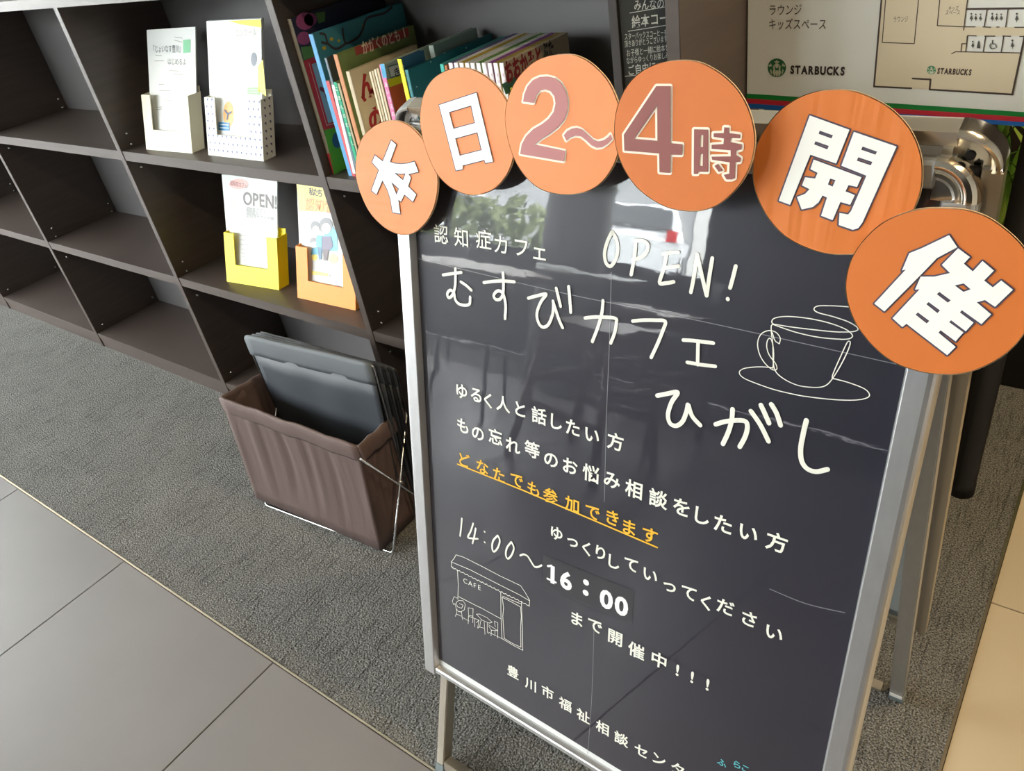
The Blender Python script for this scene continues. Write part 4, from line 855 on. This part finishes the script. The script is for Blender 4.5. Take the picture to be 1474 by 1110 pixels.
basket_side(bot[0], rim[0], bot[1], rim[1], 'front_panel', 1); basket_side(bot[1], rim[1], bot[2], rim[2], 'side_panel', 1, 20)
basket_side(bot[2], rim[2], bot[3], rim[3], 'back_panel', 1); basket_side(bot[3], rim[3], bot[0], rim[0], 'side_panel', 1, 20)
mesh('bottom_panel', [p+V((0, 0, .002)) for p in bot]+[p for p in bot], [(0, 1, 2, 3), (7, 6, 5, 4), (0, 4, 5, 1), (1, 5, 6, 2), (2, 6, 7, 3), (3, 7, 4, 0)], BROWN, bk)
BROWN2 = mat('brown_canvas_hem', (.105, .068, .061), .75, noise=(500, .06), bump=[(900, .15, .0005)])
for i in range(4):
    a_, b_ = rim[i], rim[(i+1) % 4]; nrm = (b_-a_).cross(V((0, 0, 1))).normalized(); dr = (b_-a_).normalized(); L = (b_-a_).length
    pts = []; K = 20; vs_, fs = [], []
    prof = [(-.003, -.038), (.002, -.042), (.0052, -.034), (.0058, -.012), (.0052, .002), (.0015, .0062), (-.003, .0045), (-.0045, -.004), (-.004, -.03)]
    for k in range(K+1):
        s = k/K; p = a_+dr*L*s; wob = .0012*math.sin(s*17+i)+.0008*math.sin(s*41)
        for q, h in prof: vs_.append(p+nrm*(q+wob)+V((0, 0, h+.0012*math.sin(s*23+i*2))))
    n = len(prof)
    for k in range(K):
        for j in range(n): fs.append((k*n+j, k*n+(j+1) % n, (k+1)*n+(j+1) % n, (k+1)*n+j))
    fs += [tuple(range(n)), tuple(range(K*n, K*n+n))]
    mesh('hem', vs_, fs, BROWN2, bk, smooth=True)
wr = .0026
fx0, fx1 = 2.184, 2.624
foot_f = onz(385, 727, wr); foot_r = onz(567, 797, wr)
def wire_loop(y_bot, y_top, z_top, nm, m=WIRE):
    pts = rounded([(fx0-.004, y_top, z_top), (fx0, y_bot, wr), (fx1, y_bot+.038 if y_bot < -.2 else y_bot, wr), (fx1+.004, y_top, z_top)], .012, 5)
    return tube(nm, pts, wr, m, bk, 10)
wire_loop(-.287, -.094, .316, 'wire_leg'); 
wire_loop(-.085, -.25, .300, 'wire_leg')
tube('hinge_rivet', [(2.616, -.168, .165), (2.632, -.168, .165)], .0045, STEEL, bk, 12)

# folded slate-fabric stands inside
def folded(label, y, x0, x1, top, k, tilt=.034):
    t = thing('folded_stand', label, 'folded basket', ((x0+x1)/2, y, .03), 'folded slate-grey stands inside the brown basket')
    vs_, fs = [], []; cols = 24; rows = 8; zb = .05; nar = lambda s: (x1-x0)*(1-.05*s)
    for r in range(rows+1):
        for c in range(cols+1):
            u = c/cols; s = r/rows; tp = top+tilt*u
            vs_.append(V((x0+.012*(1-s)+.006+(nar(s)-.024)*u, y-.004-.006*math.sin(math.pi*s)*math.sin(math.pi*u)*(k == 0)+.0015*math.sin(u*15+s*4)*(k == 0), tp-.045-(tp-.045-zb)*s)))
    for r in range(rows):
        for c in range(cols): a = r*(cols+1)+c; fs.append((a, a+1, a+cols+2, a+cols+1))
    o = mesh('fabric_sheet', vs_, fs, NAVY, t, smooth=True, recalc=False); m = o.modifiers.new('s', 'SOLIDIFY'); m.thickness = .002
    w_ = .0072 if k == 0 else .0045
    prof = [(-w_, -.052), (-w_-.0006, -.04), (-w_, -.006), (-w_*.55, .002), (0, .0035), (w_*.55, .002), (w_*.8, -.01), (w_*.8, -.05)]; vs_, fs = [], []; K = 20; n = len(prof)
    for kk in range(K+1):
        u = kk/K
        for q, h in prof: vs_.append(V((x0+.004+(x1-x0-.010)*u, y+q+.0006*math.sin(u*19+k), top+tilt*u+h+.0008*math.sin(u*13+k)-(.003 if u in (0, 1) and h > 0 else 0))))
    for kk in range(K):
        for j in range(n): fs.append((kk*n+j, kk*n+(j+1) % n, (kk+1)*n+(j+1) % n, (kk+1)*n+j))
    fs += [tuple(range(n)), tuple(range(K*n, K*n+n))]
    mesh('cuff', vs_, fs, NAVYL if k == 0 else NAVY, t, smooth=True)
    tube('wire_frame', rounded([(x0+.012, y, .03), (x0, y, top-.002), (x1, y, top+tilt-.002), (x0+(x1-x0)*.955, y, .03)], .012, 5), .0022, BLACK if k else mat('dark_wire', (.35, .35, .36), .3, 1), t, 8)
fz = .446
folded('slate-grey fabric stand folded flat in the basket, foremost', -.145, 2.166, 2.630, fz, 0)
folded('slate-grey folded stand in the basket, second behind the foremost', -.131, 2.172, 2.641, fz-.004, 1, .028)
folded('slate-grey folded stand in the basket, third from the front', -.120, 2.174, 2.648, fz-.006, 2, .022)
folded('slate-grey folded stand in the basket, rearmost, its black wire corner showing', -.109, 2.176, 2.655, fz-.008, 3, .014)

# ================================================================== FURNITURE AND OUTDOORS SEEN IN THE POSTER FILM
WOOD = mat('walnut_wood', (.17, .08, .05), .4, noise=(6, .25, (1, 1, 10))); WOODT = mat('table_wood', (.30, .20, .12), .35)
def stool(x, y, rz, label, sh=.56):
    t = thing('wooden_stool', label, 'stool', (x, y, 0), 'walnut stools reflected in the poster')
    t.rotation_euler.z = rz
    box('seat', (-.2, -.2, sh), (.2, .2, sh+.045), WOOD, t, bevel=.01, local=True)
    for sx2 in (-1, 1):
        for sy in (-1, 1): tube('leg', [(sx2*.23, sy*.22, 0), (sx2*.165, sy*.165, sh)], .02, WOOD, t, 8, local=True)
        boxf('stretcher', (0, sx2*.205, 0), V((1, 0, 0)), V((0, 1, 0)), V((0, 0, 1)), (-.21, .21), (-.012, .012), (.2, .245), WOOD, t, local=True)
        boxf('stretcher', (sx2*.19, 0, 0), V((1, 0, 0)), V((0, 1, 0)), V((0, 0, 1)), (-.012, .012), (-.2, .2), (.32, .36), WOOD, t, local=True)
        boxf('apron', (0, sx2*.17, 0), V((1, 0, 0)), V((0, 1, 0)), V((0, 0, 1)), (-.17, .17), (-.012, .012), (sh-.07, sh), WOOD, t, local=True)
    return t
stool(2.22, -2.42, .12, 'walnut stool reflected in the poster, nearer one')
stool(2.12, -3.15, .2, 'walnut stool reflected in the poster, farther one', .60)
rt = thing('round_table', 'round wooden cafe table on thin black legs, reflected in the poster', 'table', (1.3, -2.65, 0))
cyl('table_top', (1.3, -2.65), .40, .70, .725, WOODT, rt, 40)
for k in range(4): a = k*math.pi/2+.4; tube('leg', [(1.3+.30*math.cos(a), -2.65+.30*math.sin(a), 0), (1.3+.22*math.cos(a), -2.65+.22*math.sin(a), .70)], .010, BLACK, rt, 8)
rt2 = thing('round_table', 'round white cafe table before the grey column, reflected in the poster', 'table', (1.42, -3.62, 0))
cyl('table_top', (1.42, -3.62), .33, .73, .75, PAPER, rt2, 40); cyl('table_stem', (1.42, -3.62), .03, .01, .73, BLACK, rt2, 12); cyl('table_foot', (1.42, -3.62), .2, 0, .012, BLACK, rt2, 24)
def cafe_chair(x, y, rz, label):
    t = thing('cafe_chair', label, 'chair', (x, y, 0), 'tub chairs reflected in the poster'); t.rotation_euler.z = rz
    GF = mat('grey_upholstery', (.05, .05, .055), .7)
    box('seat', (-.24, -.22, .40), (.24, .22, .47), GF, t, bevel=.02, local=True)
    vs_, fs = [], []; K = 16
    for k in range(K+1):
        a = math.pi*k/K; 
        for r, z in ((.25, .45), (.29, .80), (.31, .80), (.275, .45)): vs_.append(V((r*math.cos(a), r*math.sin(a)*.95, z)))
    for k in range(K):
        for j in range(4): fs.append((k*4+j, k*4+(j+1) % 4, (k+1)*4+(j+1) % 4, (k+1)*4+j))
    fs += [(0, 1, 2, 3), (K*4+3, K*4+2, K*4+1, K*4)]
    mesh('backrest', vs_, fs, GF, t, smooth=True, local=True)
    for sx2 in (-1, 1):
        for sy in (-1, 1): tube('leg', [(sx2*.22, sy*.2, 0), (sx2*.19, sy*.17, .40)], .009, BLACK, t, 8, local=True)
cafe_chair(.45, -3.2, 2.6, 'dark tub chair left of the table, reflected in the poster'); cafe_chair(.2, -2.2, 1.4, 'dark tub chair nearest the bookshelf, reflected in the poster'); cafe_chair(1.85, -3.95, 3.3, 'dark tub chair by the column, reflected in the poster')
def car(x, y, rz, label, col):
    t = thing('parked_car', label, 'car', (x, y, .20)); t.rotation_euler.z = rz
    CP_ = mat('car_paint', col, .25); DG_ = mat('dark_glass', (.02, .025, .03), .1)
    prof = [(-2.2, .35), (-2.25, .9), (-2.1, 1.0), (-1.55, 1.55), (.6, 1.6), (1.2, 1.05), (2.15, .9), (2.25, .5), (2.2, .3)]
    n = len(prof); vs_ = [V((a, s*(.88 if z < 1.02 else .70), z)) for s in (-1, 1) for a, z in prof]
    mesh('body', vs_, [tuple(range(n)), tuple(range(n, 2*n))[::-1]]+[(i, i+n, (i+1) % n+n, (i+1) % n) for i in range(n)], CP_, t, local=True)
    for s in (-1, 1):
        vs_ = [V((a, s*w_, z)) for a, w_, z in ((-1.85, .86, 1.05), (1.0, .86, 1.05), (.5, .73, 1.5), (-1.45, .73, 1.5))]; vs_ += [v+V((0, s*.01, 0)) for v in vs_]
        mesh('side_window', vs_, [(0, 1, 2, 3), (7, 6, 5, 4), (0, 4, 5, 1), (1, 5, 6, 2), (2, 6, 7, 3), (3, 7, 4, 0)], DG_, t, local=True)
        for a in (-1.4, 1.4): tube('wheel', [(a, s*.70, .33), (a, s*.90, .33)], .33, BLACK, t, 20, local=True)
        box('tail_lamp', (-2.3, s*.70-.10, .88), (-2.12, s*.70+.10, 1.06), mat('red_lens', (.5, .02, .02), .2), t, local=True)
    vs_ = [V((-2.10, -.68, 1.06)), V((-2.10, .68, 1.06)), V((-1.66, .60, 1.48)), V((-1.66, -.60, 1.48))]; vs_ += [v+V((-.03, 0, .02)) for v in vs_]
    mesh('rear_window', vs_, [(0, 1, 2, 3), (7, 6, 5, 4), (0, 4, 5, 1), (1, 5, 6, 2), (2, 6, 7, 3), (3, 7, 4, 0)], DG_, t, local=True)
car(-4.0, -15.0, math.radians(-112), 'white hatchback parked outside, reflected at the top of the poster', (.75, .77, .80))
car(-11.5, -16.5, math.radians(-160), 'white van parked beyond the grass, reflected at the top left of the poster', (.70, .72, .74))
bd = thing('building', 'pale building with a small window across the car park, reflected in the poster', 'building', (-8, -30, 0))
box('wall', (-24, -32, 0), (-9, -29, 8), mat('pale_wall', (.36, .37, .38), .8), bd); box('wall', (-8.5, -31, 0), (6, -28, 7), mat('white_wall', (.62, .62, .60), .8), bd)
for x in (-7.2, -4.4, -1.6): box('window', (x, -28.0, 2.6), (x+1.1, -27.9, 4.0), mat('dark_glass2', (.05, .06, .07), .1), bd)
hb = []; rh = random.Random(3); vv, ff = [], []
for i in range(2600):
    p = V((rh.uniform(-9, -.5), rh.uniform(-6.6, -5.7), .25+.95*rh.random()**.6)); s = rh.uniform(.05, .12); q = V((rh.uniform(-1, 1), rh.uniform(-1, 1), rh.uniform(-.3, 1))).normalized(); u_ = q.orthogonal().normalized()*s; v_ = q.cross(u_); k = len(vv)
    vv += [p-u_, p-v_*.5, p+u_, p+v_*.5]; ff.append((k, k+1, k+2, k+3))
tag(mesh('hedge', vv, ff, mat('hedge_leaf', (.20, .24, .09), .7), recalc=False), 'low green hedge at the edge of the lawn, reflected in the poster', 'hedge', kind='stuff')
